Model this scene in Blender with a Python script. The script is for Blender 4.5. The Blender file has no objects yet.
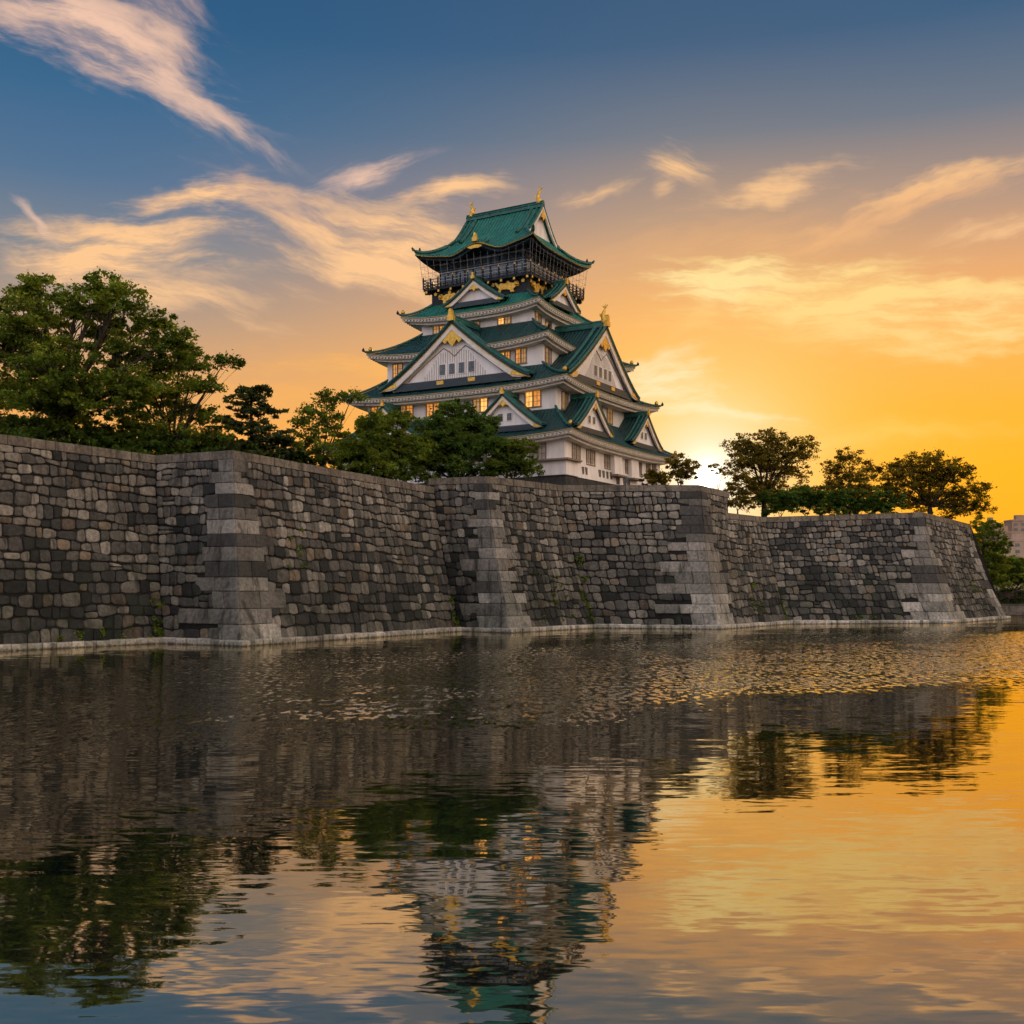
import bpy, math, random
import numpy as np
from mathutils import Vector, Matrix
R = math.radians
SC = bpy.context.scene
COL = SC.collection
rng = random.Random(7)

def lin(r, g, b):
    f = lambda c: (c/255/12.92) if c <= 10 else ((c/255+0.055)/1.055)**2.4
    return (f(r), f(g), f(b))

# ------------------------------------------------------------------ camera
F, HY, CH = 1098.0, 590.0, 5.5          # focal length and horizon in pixels, eye height above the water
cam = bpy.data.cameras.new('camera'); co = bpy.data.objects.new('camera', cam); COL.objects.link(co)
co.location = (0, 0, CH); co.rotation_euler = (R(90), 0, 0)
cam.sensor_width = 36; cam.lens = 36*F/1024; cam.shift_y = (HY-512)/1024
cam.clip_start = 0.5; cam.clip_end = 20000
SC.camera = co
SC.render.engine = 'CYCLES'
SC.view_settings.view_transform = 'Standard'; SC.view_settings.look = 'None'
SC.view_settings.exposure = 0.0; SC.view_settings.gamma = 1.0; SC.view_settings.use_curve_mapping = False
SC.cycles.use_denoising = True; SC.cycles.use_adaptive_sampling = True; SC.cycles.adaptive_threshold = 0.03; SC.cycles.adaptive_min_samples = 12; SC.cycles.max_bounces = 6; SC.cycles.diffuse_bounces = 3
SC.cycles.glossy_bounces = 3; SC.cycles.transmission_bounces = 3; SC.cycles.transparent_max_bounces = 4
SC.cycles.sample_clamp_indirect = 6; SC.cycles.caustics_reflective = False; SC.cycles.caustics_refractive = False

# ------------------------------------------------------------------ node helpers
class NT:
    def __init__(s, tree): s.t = tree
    def n(s, typ, **kw):
        nd = s.t.nodes.new(typ)
        for k, v in kw.items(): setattr(nd, k, v)
        return nd
    def put(s, sock, v):
        if isinstance(v, bpy.types.NodeSocket): s.t.links.new(v, sock)
        elif v is not None:
            if hasattr(sock.default_value, '__len__') and not hasattr(v, '__len__'): v = (v,)*len(sock.default_value)
            if hasattr(sock.default_value, '__len__') and len(sock.default_value) == 4 and len(v) == 3: v = (*v, 1)
            sock.default_value = v
    def m(s, op, a, b=None, c=None, clamp=False):
        nd = s.n('ShaderNodeMath', operation=op, use_clamp=clamp)
        for i, v in enumerate((a, b, c)):
            if v is not None: s.put(nd.inputs[i], v)
        return nd.outputs[0]
    def v(s, op, a, b=None, c=None):
        nd = s.n('ShaderNodeVectorMath', operation=op)
        s.put(nd.inputs[0], a)
        if op == 'SCALE': s.put(nd.inputs[3], b)
        else:
            if b is not None: s.put(nd.inputs[1], b)
            if c is not None: s.put(nd.inputs[2], c)
        return nd.outputs['Value'] if op in ('DOT_PRODUCT', 'LENGTH', 'DISTANCE') else nd.outputs[0]
    def xyz(s, x, y, z):
        nd = s.n('ShaderNodeCombineXYZ')
        for i, v in enumerate((x, y, z)): s.put(nd.inputs[i], v)
        return nd.outputs[0]
    def sep(s, v):
        nd = s.n('ShaderNodeSeparateXYZ'); s.put(nd.inputs[0], v); return nd.outputs
    def mix(s, f, a, b, blend='MIX'):
        nd = s.n('ShaderNodeMix', data_type='RGBA', blend_type=blend)
        s.put(nd.inputs[0], f); s.put(nd.inputs[6], a); s.put(nd.inputs[7], b); return nd.outputs[2]
    def step(s, x, a, b, lo=0.0, hi=1.0):
        nd = s.n('ShaderNodeMapRange', interpolation_type='SMOOTHSTEP')
        for i, v in enumerate((x, a, b, lo, hi)): s.put(nd.inputs[i], v)
        return nd.outputs[0]
    def ramp(s, f, stops, interp='LINEAR'):
        nd = s.n('ShaderNodeValToRGB'); cr = nd.color_ramp; cr.interpolation = interp
        while len(cr.elements) < len(stops): cr.elements.new(0.5)
        for e, (p, c) in zip(cr.elements, stops): e.position = p; e.color = (*c, 1)
        s.put(nd.inputs[0], f); return nd.outputs[0]
    def noise(s, vec, scale=1, detail=3, rough=0.5, dist=0.0, col=False):
        nd = s.n('ShaderNodeTexNoise')
        s.put(nd.inputs['Vector'], vec)
        for k, v in (('Scale', scale), ('Detail', detail), ('Roughness', rough), ('Distortion', dist)): s.put(nd.inputs[k], v)
        return nd.outputs[1 if col else 0]
    def map(s, vec, scale=(1, 1, 1), loc=(0, 0, 0), rot=(0, 0, 0)):
        nd = s.n('ShaderNodeMapping'); s.put(nd.inputs[0], vec)
        nd.inputs[1].default_value = loc; nd.inputs[2].default_value = rot; nd.inputs[3].default_value = scale
        return nd.outputs[0]

# ------------------------------------------------------------------ sky and sun
SUN_AZ, SUN_EL = math.atan2(196, F), math.atan2(113*math.cos(math.atan2(196, F)), F)
SD = (math.sin(SUN_AZ)*math.cos(SUN_EL), math.cos(SUN_AZ)*math.cos(SUN_EL), math.sin(SUN_EL))
world = bpy.data.worlds.new('World'); SC.world = world; world.use_nodes = True
W = NT(world.node_tree); world.node_tree.nodes.clear()
D = W.n('ShaderNodeTexCoord').outputs['Generated']
dx, dy, dz = W.sep(D)
hyp = W.m('SQRT', W.m('ADD', W.m('MULTIPLY', dx, dx), W.m('MULTIPLY', dy, dy)))
te = W.m('DIVIDE', dz, W.m('MAXIMUM', hyp, 0.02))              # tangent of the elevation
az = W.m('DIVIDE', dx, W.m('MAXIMUM', hyp, 0.02))
e = W.m('DIVIDE', te, 0.8, clamp=True)
def stops(rows): return [(min(1, max(0, (HY-y)/F/0.8)), lin(*c)) for y, c in rows]
left = W.ramp(e, stops([(590, (236, 160, 62)), (440, (228, 164, 88)), (390, (212, 162, 110)), (330, (174, 150, 130)), (270, (128, 134, 142)),
                        (200, (86, 116, 148)), (120, (60, 104, 142)), (40, (46, 92, 132)), (-250, (30, 64, 104))]))
right = W.ramp(e, stops([(590, (246, 160, 14)), (480, (250, 174, 26)), (420, (249, 174, 52)), (350, (246, 176, 92)), (290, (226, 168, 116)),
                         (220, (176, 148, 132)), (140, (108, 120, 136)), (50, (62, 96, 130)), (-250, (34, 64, 102))]))
sky = W.mix(W.step(az, -0.38, 0.20), left, right)
low = W.step(te, 0.36, 0.10)                                                # the band of glow along the horizon
sky = W.mix(low, sky, W.mix(1.0, sky, (1.22, 1.14, 1.08), 'MULTIPLY'))
# the unseen sky behind the viewer: brightened and tinted as added fill light
back = W.ramp(W.m('MULTIPLY_ADD', dz, 0.5, 0.5, clamp=True), [(0.5, (1.06, 0.86, 0.78)), (0.62, (1.50, 1.28, 1.16)), (0.8, (1.00, 0.98, 1.00)), (1, (0.34, 0.39, 0.48))])
back = W.mix(1.0, back, W.mix(W.step(dx, -0.75, 0.75), (0.72, 0.79, 0.96), (1.50, 1.26, 1.00)), 'MULTIPLY')
sky = W.mix(W.step(dy, 0.72, -0.25), sky, back)
# clouds: thin cirrus patches placed by direction
pp = W.m('DIVIDE', dx, W.m('MAXIMUM', dy, 0.05)); qq = W.m('DIVIDE', dz, W.m('MAXIMUM', dy, 0.05))
pq = W.xyz(pp, qq, 0)
warp = W.v('SUBTRACT', W.noise(pq, 7.0, 4, 0.55, col=True), (0.5, 0.5, 0.5))
warp2 = W.v('SUBTRACT', W.noise(pq, 26.0, 3, 0.6, col=True), (0.5, 0.5, 0.5))
pw = W.v('ADD', W.v('ADD', pq, W.v('SCALE', warp, 0.07)), W.v('SCALE', warp2, 0.014))
pf = W.v('ADD', W.v('ADD', pq, W.v('SCALE', warp, 0.035)), W.v('SCALE', warp2, 0.006))
fib = {}
for a in (-18, 0, 18, 38):
    c = W.map(W.map(pf, rot=(0, 0, R(a))), scale=(7, 34, 1))
    fib[a] = W.step(W.noise(c, 1.0, 5, 0.66), 0.34, 0.70)
fwd = W.step(dy, 0.05, 0.3)
def cloud(sky, x, y, rx, ry, ang, dens, colr, bend=0.0, fa=None):
    u0, v0 = (x-512)/F, (HY-y)/F
    a = R(ang); ca, sa = math.cos(a), math.sin(a)           # ang > 0: falls towards the right
    d = W.v('SUBTRACT', pw, (u0, v0, 0))
    u = W.m('DIVIDE', W.v('DOT_PRODUCT', d, (ca, -sa, 0)), rx/F)
    v = W.m('DIVIDE', W.v('DOT_PRODUCT', d, (sa, ca, 0)), ry/F)
    if bend: v = W.m('MULTIPLY_ADD', W.m('MULTIPLY', u, u), bend, v)
    r = W.m('SQRT', W.m('ADD', W.m('MULTIPLY', u, u), W.m('MULTIPLY', v, v)))
    msk = W.step(r, 1.42, 0.0)
    fa = min(fib, key=lambda k: abs(k-ang)) if fa is None else fa
    k = W.step(W.m('MULTIPLY_ADD', msk, 0.66, W.m('MULTIPLY', fib[fa], 0.58)), 0.36, 1.22)
    k = W.m('MULTIPLY', W.m('MULTIPLY', k, W.m('POWER', msk, 0.6)), 0.80*dens, clamp=True)
    return W.mix(k, sky, lin(*colr))
PINK, PEACH, GOLD, PALE = (244, 200, 172), (253, 200, 146), (255, 220, 144), (255, 240, 204)
for args in [
    (90, 30, 190, 52, 19, 1.25, PINK, 0.2), (165, 28, 80, 55, 60, .9, (240, 196, 168)), (205, 100, 120, 22, 36, 1.0, PINK), (150, 62, 110, 24, 24, .9, PINK),
    (110, 248, 170, 50, -4, 1.7, PEACH, -0.25), (205, 192, 120, 24, -3, 1.5, PEACH, 0.3), (32, 210, 40, 9, 45, 1.0, PINK), (170, 288, 120, 30, 14, 1.2, PEACH),
    (300, 208, 130, 30, 24, .7, (226, 178, 148)), (385, 255, 150, 66, 20, 1.7, PEACH, 0.3, 18), (450, 196, 80, 22, -8, 1.35, PEACH, -0.2), (365, 172, 70, 18, -20, 1.2, PINK), (330, 238, 110, 36, 30, .7, PEACH),
    (600, 190, 60, 11, -16, 1.1, PEACH), (676, 156, 50, 26, 14, 1.3, PEACH), (662, 182, 26, 22, -50, .8, PEACH), (770, 182, 105, 20, -8, 1.2, PEACH),
    (930, 188, 150, 22, -17, 1.3, (250, 196, 140)), (880, 215, 180, 24, -14, .8, (244, 184, 130)), (1000, 238, 90, 18, -15, 1.0, PEACH),
    (745, 276, 130, 30, -3, 2.6, (255, 234, 170)), (850, 292, 210, 46, 9, 1.8, GOLD), (985, 318, 170, 42, -8, 1.5, GOLD), (840, 330, 230, 34, 4, .9, GOLD), (690, 322, 60, 18, -25, .7, GOLD),
    (668, 384, 90, 34, 8, 1.9, PALE), (650, 362, 60, 16, -15, 1.0, PALE), (725, 420, 105, 11, 3, 1.7, PALE), (880, 436, 190, 18, -3, .8, (255, 206, 96)),
    (330, 372, 150, 24, 4, 1.2, (250, 182, 98)), (250, 398, 100, 16, 10, .8, (250, 180, 96)), (255, 325, 70, 12, 22, .8, PEACH), (720, 235, 320, 40, -10, .45, (228, 172, 128))]:
    sky = cloud(sky, *args)
# aureole and disc of the low sun
ca = W.v('DOT_PRODUCT', D, SD)
ang = W.m('ARCCOSINE', W.m('MINIMUM', ca, 0.9999999))
def glow(sig, colr, k):
    g = W.m('EXPONENT', W.m('MULTIPLY', W.m('POWER', W.m('DIVIDE', ang, R(sig)), 2.0), -1.0))
    return g, colr, k
for sig, colr, k in [(11, (1.12, 0.60, 0.10), 0.42), (5.0, (1.08, 0.86, 0.40), 0.72), (2.6, (1.05, 0.95, 0.74), 0.9), (0.95, (2.2, 1.9, 1.4), 0.95)]:
    g = W.m('EXPONENT', W.m('MULTIPLY', W.m('POWER', W.m('DIVIDE', ang, R(sig)), 2.0), -1.0))
    sky = W.mix(W.m('MULTIPLY', g, k), sky, colr)
sky = W.mix(W.step(ang, R(0.62), R(0.52)), sky, (9.0, 8.0, 6.0))
nish = W.n('ShaderNodeTexSky', sky_type='NISHITA', sun_disc=False)
nish.sun_elevation = SUN_EL; nish.sun_rotation = SUN_AZ; nish.air_density = 1.2; nish.dust_density = 1.0
tot = W.mix(1.0, sky, W.mix(1.0, nish.outputs[0], (0.0012, 0.0012, 0.0012), 'MULTIPLY'), 'ADD')
bg = W.n('ShaderNodeBackground'); W.put(bg.inputs[0], tot); bg.inputs[1].default_value = 1.0
wo = W.n('ShaderNodeOutputWorld'); W.t.links.new(bg.outputs[0], wo.inputs[0])

sl = bpy.data.lights.new('sun', 'SUN'); so = bpy.data.objects.new('sun', sl); COL.objects.link(so)
sl.energy = 2.5; sl.angle = R(0.6); sl.color = (1.0, 0.62, 0.26)
so.rotation_euler = Vector(SD).to_track_quat('Z', 'Y').to_euler(); so.location = (0, 0, 120)

# ------------------------------------------------------------------ materials
def material(name):
    mt = bpy.data.materials.new(name); mt.use_nodes = True; mt.node_tree.nodes.clear()
    return mt, NT(mt.node_tree)
def finish(N, shader):
    o = N.n('ShaderNodeOutputMaterial'); N.t.links.new(shader, o.inputs[0])
def princ(N, col, rough=0.7, metal=0.0, normal=None, spec=None, emit=None, es=0.0):
    b = N.n('ShaderNodeBsdfPrincipled'); N.put(b.inputs['Base Color'], col); N.put(b.inputs['Roughness'], rough); N.put(b.inputs['Metallic'], metal)
    if spec is not None: b.inputs['Specular IOR Level'].default_value = spec
    if normal is not None: N.put(b.inputs['Normal'], normal)
    if emit is not None: N.put(b.inputs['Emission Color'], emit); N.put(b.inputs['Emission Strength'], es)
    return b.outputs[0]
def bump(N, h, dist=0.05, strength=1.0, normal=None):
    b = N.n('ShaderNodeBump'); N.put(b.inputs['Height'], h); b.inputs['Distance'].default_value = dist; b.inputs['Strength'].default_value = strength
    if normal is not None: N.put(b.inputs['Normal'], normal)
    return b.outputs[0]
def plain(name, c1, c2, scale=1.0, rough=0.7, metal=0.0, bd=0.0, spec=None, stretch=(1, 1, 1)):
    mt, N = material(name)
    co_ = N.map(N.n('ShaderNodeTexCoord').outputs['Object'], scale=stretch)
    nz = N.noise(co_, scale, 5, 0.6)
    col = N.mix(N.step(nz, 0.3, 0.7), c1, c2)
    nrm = bump(N, N.noise(co_, scale*3, 4, 0.6), bd) if bd else None
    finish(N, princ(N, col, rough, metal, nrm, spec)); return mt
M = {}
# granite of the moat walls: each stone has a tint of its own, with grain, rain streaks and moss
def stone_mat(name, moss=1.0):
    mt, N = material(name)
    P = N.n('ShaderNodeTexCoord').outputs['Object']
    at = N.n('ShaderNodeAttribute'); at.attribute_name = 'tint'
    g = N.noise(P, 2.6, 6, 0.7); g2 = N.noise(P, 11, 3, 0.7)
    col = N.mix(1.0, at.outputs['Color'], N.mix(N.step(g, 0.25, 0.75), (0.55, 0.55, 0.56), (1.35, 1.33, 1.28)), 'MULTIPLY')
    col = N.mix(1.0, col, N.mix(g2, (0.7, 0.7, 0.7), (1.3, 1.3, 1.3)), 'MULTIPLY')
    st = N.noise(N.map(P, scale=(0.9, 0.9, 0.07)), 1.0, 5, 0.65)
    col = N.mix(N.m('MULTIPLY', N.step(st, 0.50, 0.68), 0.72), col, (0.022, 0.022, 0.022))
    z = N.sep(P)[2]
    al = N.m('MULTIPLY', N.step(N.noise(P, 0.16, 5, 0.6), 0.36, 0.60), N.step(z, 13, 2))  # noisy patches, darker towards the foot of the wall
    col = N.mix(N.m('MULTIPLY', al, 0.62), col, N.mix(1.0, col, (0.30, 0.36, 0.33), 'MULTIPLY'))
    mo = N.m('MULTIPLY', N.step(N.noise(P, 0.33, 5, 0.65), 0.50, 0.70), N.step(z, 17, 4))
    col = N.mix(N.m('MULTIPLY', mo, 0.5*moss), col, (0.022, 0.036, 0.018))
    col = N.mix(N.m('MULTIPLY', N.step(N.m('MULTIPLY_ADD', g, 0.5, z), 0.50, 0.22), 0.80), col, (0.012, 0.015, 0.013))
    nrm = bump(N, N.m('ADD', g, N.m('MULTIPLY', g2, 0.5)), 0.10)
    finish(N, princ(N, col, 0.82, 0, nrm, 0.25)); return mt
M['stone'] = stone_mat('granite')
M['pale'] = stone_mat('pale_granite', 0.3)
M['plaster'] = plain('white_plaster', (0.70, 0.67, 0.66), (0.87, 0.85, 0.85), 0.6, 0.8, stretch=(1.2, 1.2, 0.22))
M['cream'] = plain('cream_plaster', (0.60, 0.56, 0.50), (0.75, 0.71, 0.65), 1.5, 0.75)
M['gold'] = plain('gold_leaf', (0.80, 0.50, 0.09), (0.52, 0.30, 0.04), 2.5, 0.38, 0.6, 0.05)
M['edge'] = plain('gilded_edge', (0.42, 0.32, 0.14), (0.58, 0.46, 0.22), 2.0, 0.5, 0.3)
M['black'] = plain('black_lacquer', (0.006, 0.009, 0.013), (0.014, 0.018, 0.023), 1.0, 0.55, spec=0.25)
M['blueblack'] = plain('dark_boards', (0.006, 0.020, 0.034), (0.012, 0.032, 0.050), 1.0, 0.55, spec=0.25)
M['wood'] = plain('grey_wood', (0.16, 0.12, 0.09), (0.24, 0.19, 0.15), 2.0, 0.7)
M['bark'] = plain('bark', (0.018, 0.013, 0.009), (0.045, 0.034, 0.024), 1.6, 0.9, 0, 0.06, stretch=(1, 1, 0.3))
M['soil'] = plain('grass_ground', (0.03, 0.045, 0.015), (0.06, 0.07, 0.03), 0.3, 0.95)
M['land'] = plain('far_land', (0.03, 0.045, 0.02), (0.06, 0.065, 0.035), 0.02, 0.95)
M['wire'] = plain('steel_wire', (0.16, 0.17, 0.18), (0.24, 0.25, 0.26), 1.0, 0.45, 0.3)
M['darkglass'] = plain('dark_glass', (0.04, 0.07, 0.095), (0.09, 0.13, 0.16), 1.0, 0.15)
M['palepane'] = plain('paper_pane', (0.34, 0.31, 0.27), (0.46, 0.42, 0.36), 2.0, 0.5)
def lit(name, c, es):
    mt, N = material(name)
    P = N.n('ShaderNodeTexCoord').outputs['Object']
    k = N.step(N.noise(N.map(P, scale=(1, 1, 1)), 1.6, 3, 0.6), 0.3, 0.7)
    em = N.mix(k, tuple(0.55*x for x in c), c)
    finish(N, princ(N, (0.3, 0.2, 0.1), 0.4, emit=em, es=es)); return mt
M['lit'] = lit('lit_pane', (1.0, 0.47, 0.10), 1.55)
M['warmlit'] = lit('amber_lit_pane', (1.0, 0.36, 0.05), 0.85)
M['dimlit'] = lit('dim_lit_pane', (0.9, 0.46, 0.14), 0.45)
def roof_mat(name, c1, c2, period=0.62):
    mt, N = material(name)
    tc = N.n('ShaderNodeTexCoord'); u, v, _ = N.sep(tc.outputs['UV'])
    P = tc.outputs['Object']
    w = N.m('ABSOLUTE', N.m('SINE', N.m('MULTIPLY', u, math.pi/period)))
    row = N.m('FRACT', N.m('DIVIDE', v, 0.55))
    nz = N.noise(P, 0.55, 5, 0.65); n2 = N.noise(P, 4.5, 3, 0.6)
    col = N.mix(N.step(nz, 0.3, 0.7), c1, c2)
    col = N.mix(1.0, col, N.mix(n2, (0.5, 0.5, 0.5), (1.5, 1.5, 1.5)), 'MULTIPLY')
    col = N.mix(N.step(w, 0.35, 0.0), col, tuple(x*0.3 for x in c1))
    st = N.noise(N.xyz(N.m('MULTIPLY', u, 1.3), N.m('MULTIPLY', v, 0.12), 0), 1.0, 4, 0.6)
    col = N.mix(N.m('MULTIPLY', N.step(st, 0.52, 0.72), 0.45), col, tuple(x*0.35 for x in c1))
    h = N.m('ADD', w, N.m('MULTIPLY', row, 0.25))
    finish(N, princ(N, col, 0.5, 0, bump(N, h, 0.16), 0.4)); return mt
M['roof'] = roof_mat('verdigris_tiles', (0.010, 0.115, 0.092), (0.022, 0.215, 0.165))
M['roof_shaded'] = roof_mat('shaded_verdigris_tiles', (0.004, 0.030, 0.037), (0.009, 0.064, 0.064))  # shade of the gable slopes put into the tile colour
M['roof_low'] = roof_mat('lower_verdigris_tiles', (0.004, 0.032, 0.038), (0.010, 0.072, 0.070))  # darker tone for the lower tiers
M['slate'] = plain('dark_slate', (0.008, 0.020, 0.030), (0.014, 0.034, 0.042), 1.5, 0.5)
M['ridge'] = plain('verdigris_ridge', (0.008, 0.062, 0.055), (0.017, 0.120, 0.100), 1.2, 0.5)
def leaf_mat(name, c1, c2, tr=0.4):
    mt, N = material(name)
    P = N.n('ShaderNodeTexCoord').outputs['Object']
    at = N.n('ShaderNodeAttribute'); at.attribute_name = 'tint'
    col = N.mix(N.step(N.noise(P, 0.30, 4, 0.6), 0.32, 0.68), c1, c2)
    col = N.mix(1.0, col, at.outputs['Color'], 'MULTIPLY')
    d = N.n('ShaderNodeBsdfDiffuse'); N.put(d.inputs[0], col)
    t = N.n('ShaderNodeBsdfTranslucent'); N.put(t.inputs[0], N.mix(1.0, col, (1.9, 1.6, 0.6), 'MULTIPLY'))
    mx = N.n('ShaderNodeMixShader'); mx.inputs[0].default_value = tr
    N.t.links.new(d.outputs[0], mx.inputs[1]); N.t.links.new(t.outputs[0], mx.inputs[2])
    finish(N, mx.outputs[0]); return mt
M['leaf'] = leaf_mat('green_leaves', (0.060, 0.108, 0.022), (0.150, 0.205, 0.034))
M['leaf_deep'] = leaf_mat('deep_green_leaves', (0.052, 0.105, 0.026), (0.100, 0.165, 0.036))
M['needle'] = leaf_mat('pine_needles', (0.045, 0.072, 0.034), (0.080, 0.110, 0.050), 0.3)
M['leaf_warm'] = leaf_mat('olive_leaves', (0.095, 0.092, 0.020), (0.16, 0.138, 0.030), 0.55)
# water: dark, with long calm ripples and one wind-roughened patch
mt, N = material('moat_water')
P = N.n('ShaderNodeTexCoord').outputs['Object']; px_, py_, _ = N.sep(P)
edge = N.m('MULTIPLY', N.m('SUBTRACT', N.noise(N.map(P, scale=(0.03, 0.035, 1)), 1.0, 4, 0.6), 0.5), 34)
yy = N.m('ADD', N.m('MULTIPLY_ADD', px_, -0.62, py_), edge)
patch = N.m('MULTIPLY', N.step(yy, 42, 54), N.step(yy, 118, 86))
patch = N.m('MULTIPLY', patch, N.step(px_, -36, -8))
patch = N.m('MULTIPLY', patch, N.step(N.noise(N.map(P, scale=(0.22, 0.16, 1)), 1.0, 3, 0.6), 0.28, 0.56, 0.35, 1.0))
def slope(vec, amp, detail=2):
    return N.v('SCALE', N.v('SUBTRACT', N.noise(vec, 1.0, detail, 0.5, col=True), (0.5, 0.5, 0.5)), amp)
sl_ = N.v('ADD', slope(N.map(P, scale=(0.30, 1.1, 1)), 0.040), slope(N.map(P, scale=(0.07, 0.26, 1)), 0.03))
sl_ = N.v('ADD', sl_, slope(N.map(P, scale=(1.1, 4.2, 1)), 0.055))
sl_ = N.v('MULTIPLY', sl_, (0.5, 1.0, 0.0))
chop = N.noise(N.map(P, scale=(2.6, 1.05, 1)), 1.0, 2, 0.6)            # short steep wavelets where the wind touches the water
chop2 = N.noise(N.map(P, scale=(1.1, 0.5, 1), loc=(7, 3, 0)), 1.0, 1, 0.5)
sl_ = N.v('ADD', sl_, N.xyz(N.m('MULTIPLY', N.m('MULTIPLY_ADD', N.step(chop2, 0.36, 0.64), 2.0, -1.0), N.m('MULTIPLY', patch, 0.02)), N.m('MULTIPLY', N.m('MULTIPLY_ADD', N.step(chop, 0.36, 0.62), -2.0, 0.6), N.m('MULTIPLY', patch, N.step(px_, 14, -20, 0.114, 0.080))), 0))
nrm = N.v('NORMALIZE', N.v('ADD', sl_, (0, 0, 1)))
fr = N.n('ShaderNodeFresnel'); fr.inputs[0].default_value = 1.75; N.put(fr.inputs[1], nrm)
gl = N.n('ShaderNodeBsdfGlossy'); gl.inputs['Roughness'].default_value = 0.025; N.put(gl.inputs['Normal'], nrm); N.put(gl.inputs['Color'], (1.0, 0.92, 0.74))
df = N.n('ShaderNodeBsdfDiffuse'); N.put(df.inputs[0], (0.004, 0.009, 0.008))
mx = N.n('ShaderNodeMixShader'); N.put(mx.inputs[0], N.m('MULTIPLY_ADD', fr.outputs[0], 0.54, 0.40, clamp=True)); N.t.links.new(df.outputs[0], mx.inputs[1]); N.t.links.new(gl.outputs[0], mx.inputs[2])
finish(N, mx.outputs[0]); M['water'] = mt

# ------------------------------------------------------------------ mesh helpers
def tag(o, label=None, cat=None, group=None, kind=None):
    for k, v in (('label', label), ('category', cat), ('group', group), ('kind', kind)):
        if v: o[k] = v
    return o
def empty(name, loc=(0, 0, 0), rz=0.0, **kw):
    o = bpy.data.objects.new(name, None); COL.objects.link(o); o.location = loc; o.rotation_euler = (0, 0, rz); o.empty_display_size = 0.5
    return tag(o, **kw)
class MB:
    def __init__(s): s.v = []; s.f = []; s.t = []; s.uv = {}
    def add(s, vs, fs, tint=None):
        b = len(s.v); s.v += [tuple(p) for p in vs]
        for f in fs: s.f.append(tuple(i+b for i in f)); s.t.append(tint)
        return b
    def box(s, x0, x1, y0, y1, z0, z1, tint=None, T=None):
        vs = [(x, y, z) for z in (z0, z1) for y in (y0, y1) for x in (x0, x1)]
        if T: vs = [T(*p) for p in vs]
        s.add(vs, [(0, 2, 3, 1), (4, 5, 7, 6), (0, 1, 5, 4), (2, 6, 7, 3), (0, 4, 6, 2), (1, 3, 7, 5)], tint)
    def grid(s, rows, close=False, tint=None, uv=None):
        n = len(rows[0]); b = len(s.v)
        for r in rows: s.v += [tuple(p) for p in r]
        for i in range(len(rows)-1):
            for j in range(n if close else n-1):
                k = (j+1) % n
                s.f.append((b+i*n+j, b+i*n+k, b+(i+1)*n+k, b+(i+1)*n+j)); s.t.append(tint)
        if uv:
            for i, r in enumerate(uv):
                for j, q in enumerate(r): s.uv[b+i*n+j] = q
        return b
    def tube(s, pts, rad, n=6, cap=True):
        pts = [Vector(p) for p in pts]; rows = []
        for i, p in enumerate(pts):
            t = (pts[min(i+1, len(pts)-1)]-pts[max(i-1, 0)])
            if t.length < 1e-6: t = Vector((0, 0, 1))
            t.normalize(); a = t.cross(Vector((0.31, 0.95, 0.05)) if abs(t.x) > 0.5 else Vector((1, 0.07, 0.02))).normalized(); c = t.cross(a)
            r = rad[i] if hasattr(rad, '__len__') else rad
            rows.append([p+(a*math.cos(q)+c*math.sin(q))*r for q in [2*math.pi*k/n for k in range(n)]])
        b = s.grid(rows, True)
        if cap:
            s.f.append(tuple(b+k for k in range(n))); s.t.append(None)
            e_ = b+(len(rows)-1)*n; s.f.append(tuple(e_+k for k in reversed(range(n)))); s.t.append(None)
    def lathe(s, c, prof, n=10, sx=1, sy=1):
        rows = [[(c[0]+r*sx*math.cos(2*math.pi*k/n), c[1]+r*sy*math.sin(2*math.pi*k/n), c[2]+z) for k in range(n)] for r, z in prof]
        s.grid(rows, True)
    def prism(s, poly, T, d0, d1):
        n = len(poly); vs = [T(a, b, d0) for a, b in poly]+[T(a, b, d1) for a, b in poly]
        s.add(vs, [tuple(range(n)), tuple(range(2*n-1, n-1, -1))]+[(i, n+i, n+(i+1) % n, (i+1) % n) for i in range(n)])
    def build(s, name, mat, parent=None, smooth=False, label=None, **kw):
        me = bpy.data.meshes.new(name); me.from_pydata(s.v, [], s.f); 
        if any(t is not None for t in s.t):
            at = me.attributes.new('tint', 'FLOAT_COLOR', 'FACE')
            at.data.foreach_set('color', np.array([(*(t or (0.1, 0.1, 0.1)), 1) for t in s.t], dtype=np.float32).ravel())
        if s.uv:
            ul = me.uv_layers.new(name='UVMap'); li = np.empty(len(me.loops), dtype=np.int32); me.loops.foreach_get('vertex_index', li)
            ul.data.foreach_set('uv', np.array([s.uv.get(i, (0, 0)) for i in li], dtype=np.float32).ravel())
        if smooth: me.shade_smooth()
        me.materials.append(mat); me.validate(); me.update()
        o = bpy.data.objects.new(name, me); COL.objects.link(o)
        if parent: o.parent = parent
        return tag(o, label, **kw)
def at(x, y, d):                     # the point seen at pixel (x, y) at depth d
    return Vector(((x-512)/F*d, d, CH+(HY-y)/F*d))

# ------------------------------------------------------------------ ground and water
mb = MB(); mb.add([(-4000, -120, 0), (4000, -120, 0), (4000, 232, 0), (-4000, 232, 0)], [(0, 1, 2, 3)])
mb.build('water', M['water'], kind='structure')
mb = MB(); mb.add([(-9000, -200, -3), (9000, -200, -3), (9000, 240, -3), (9000, 240, 2.0), (9000, 9000, 2.0), (-9000, 9000, 2.0), (-9000, 240, 2.0), (-9000, 240, -3)],
                  [(0, 1, 2, 7), (7, 2, 3, 6), (6, 3, 4, 5)])
mb.build('ground', M['land'], kind='structure')

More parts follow.
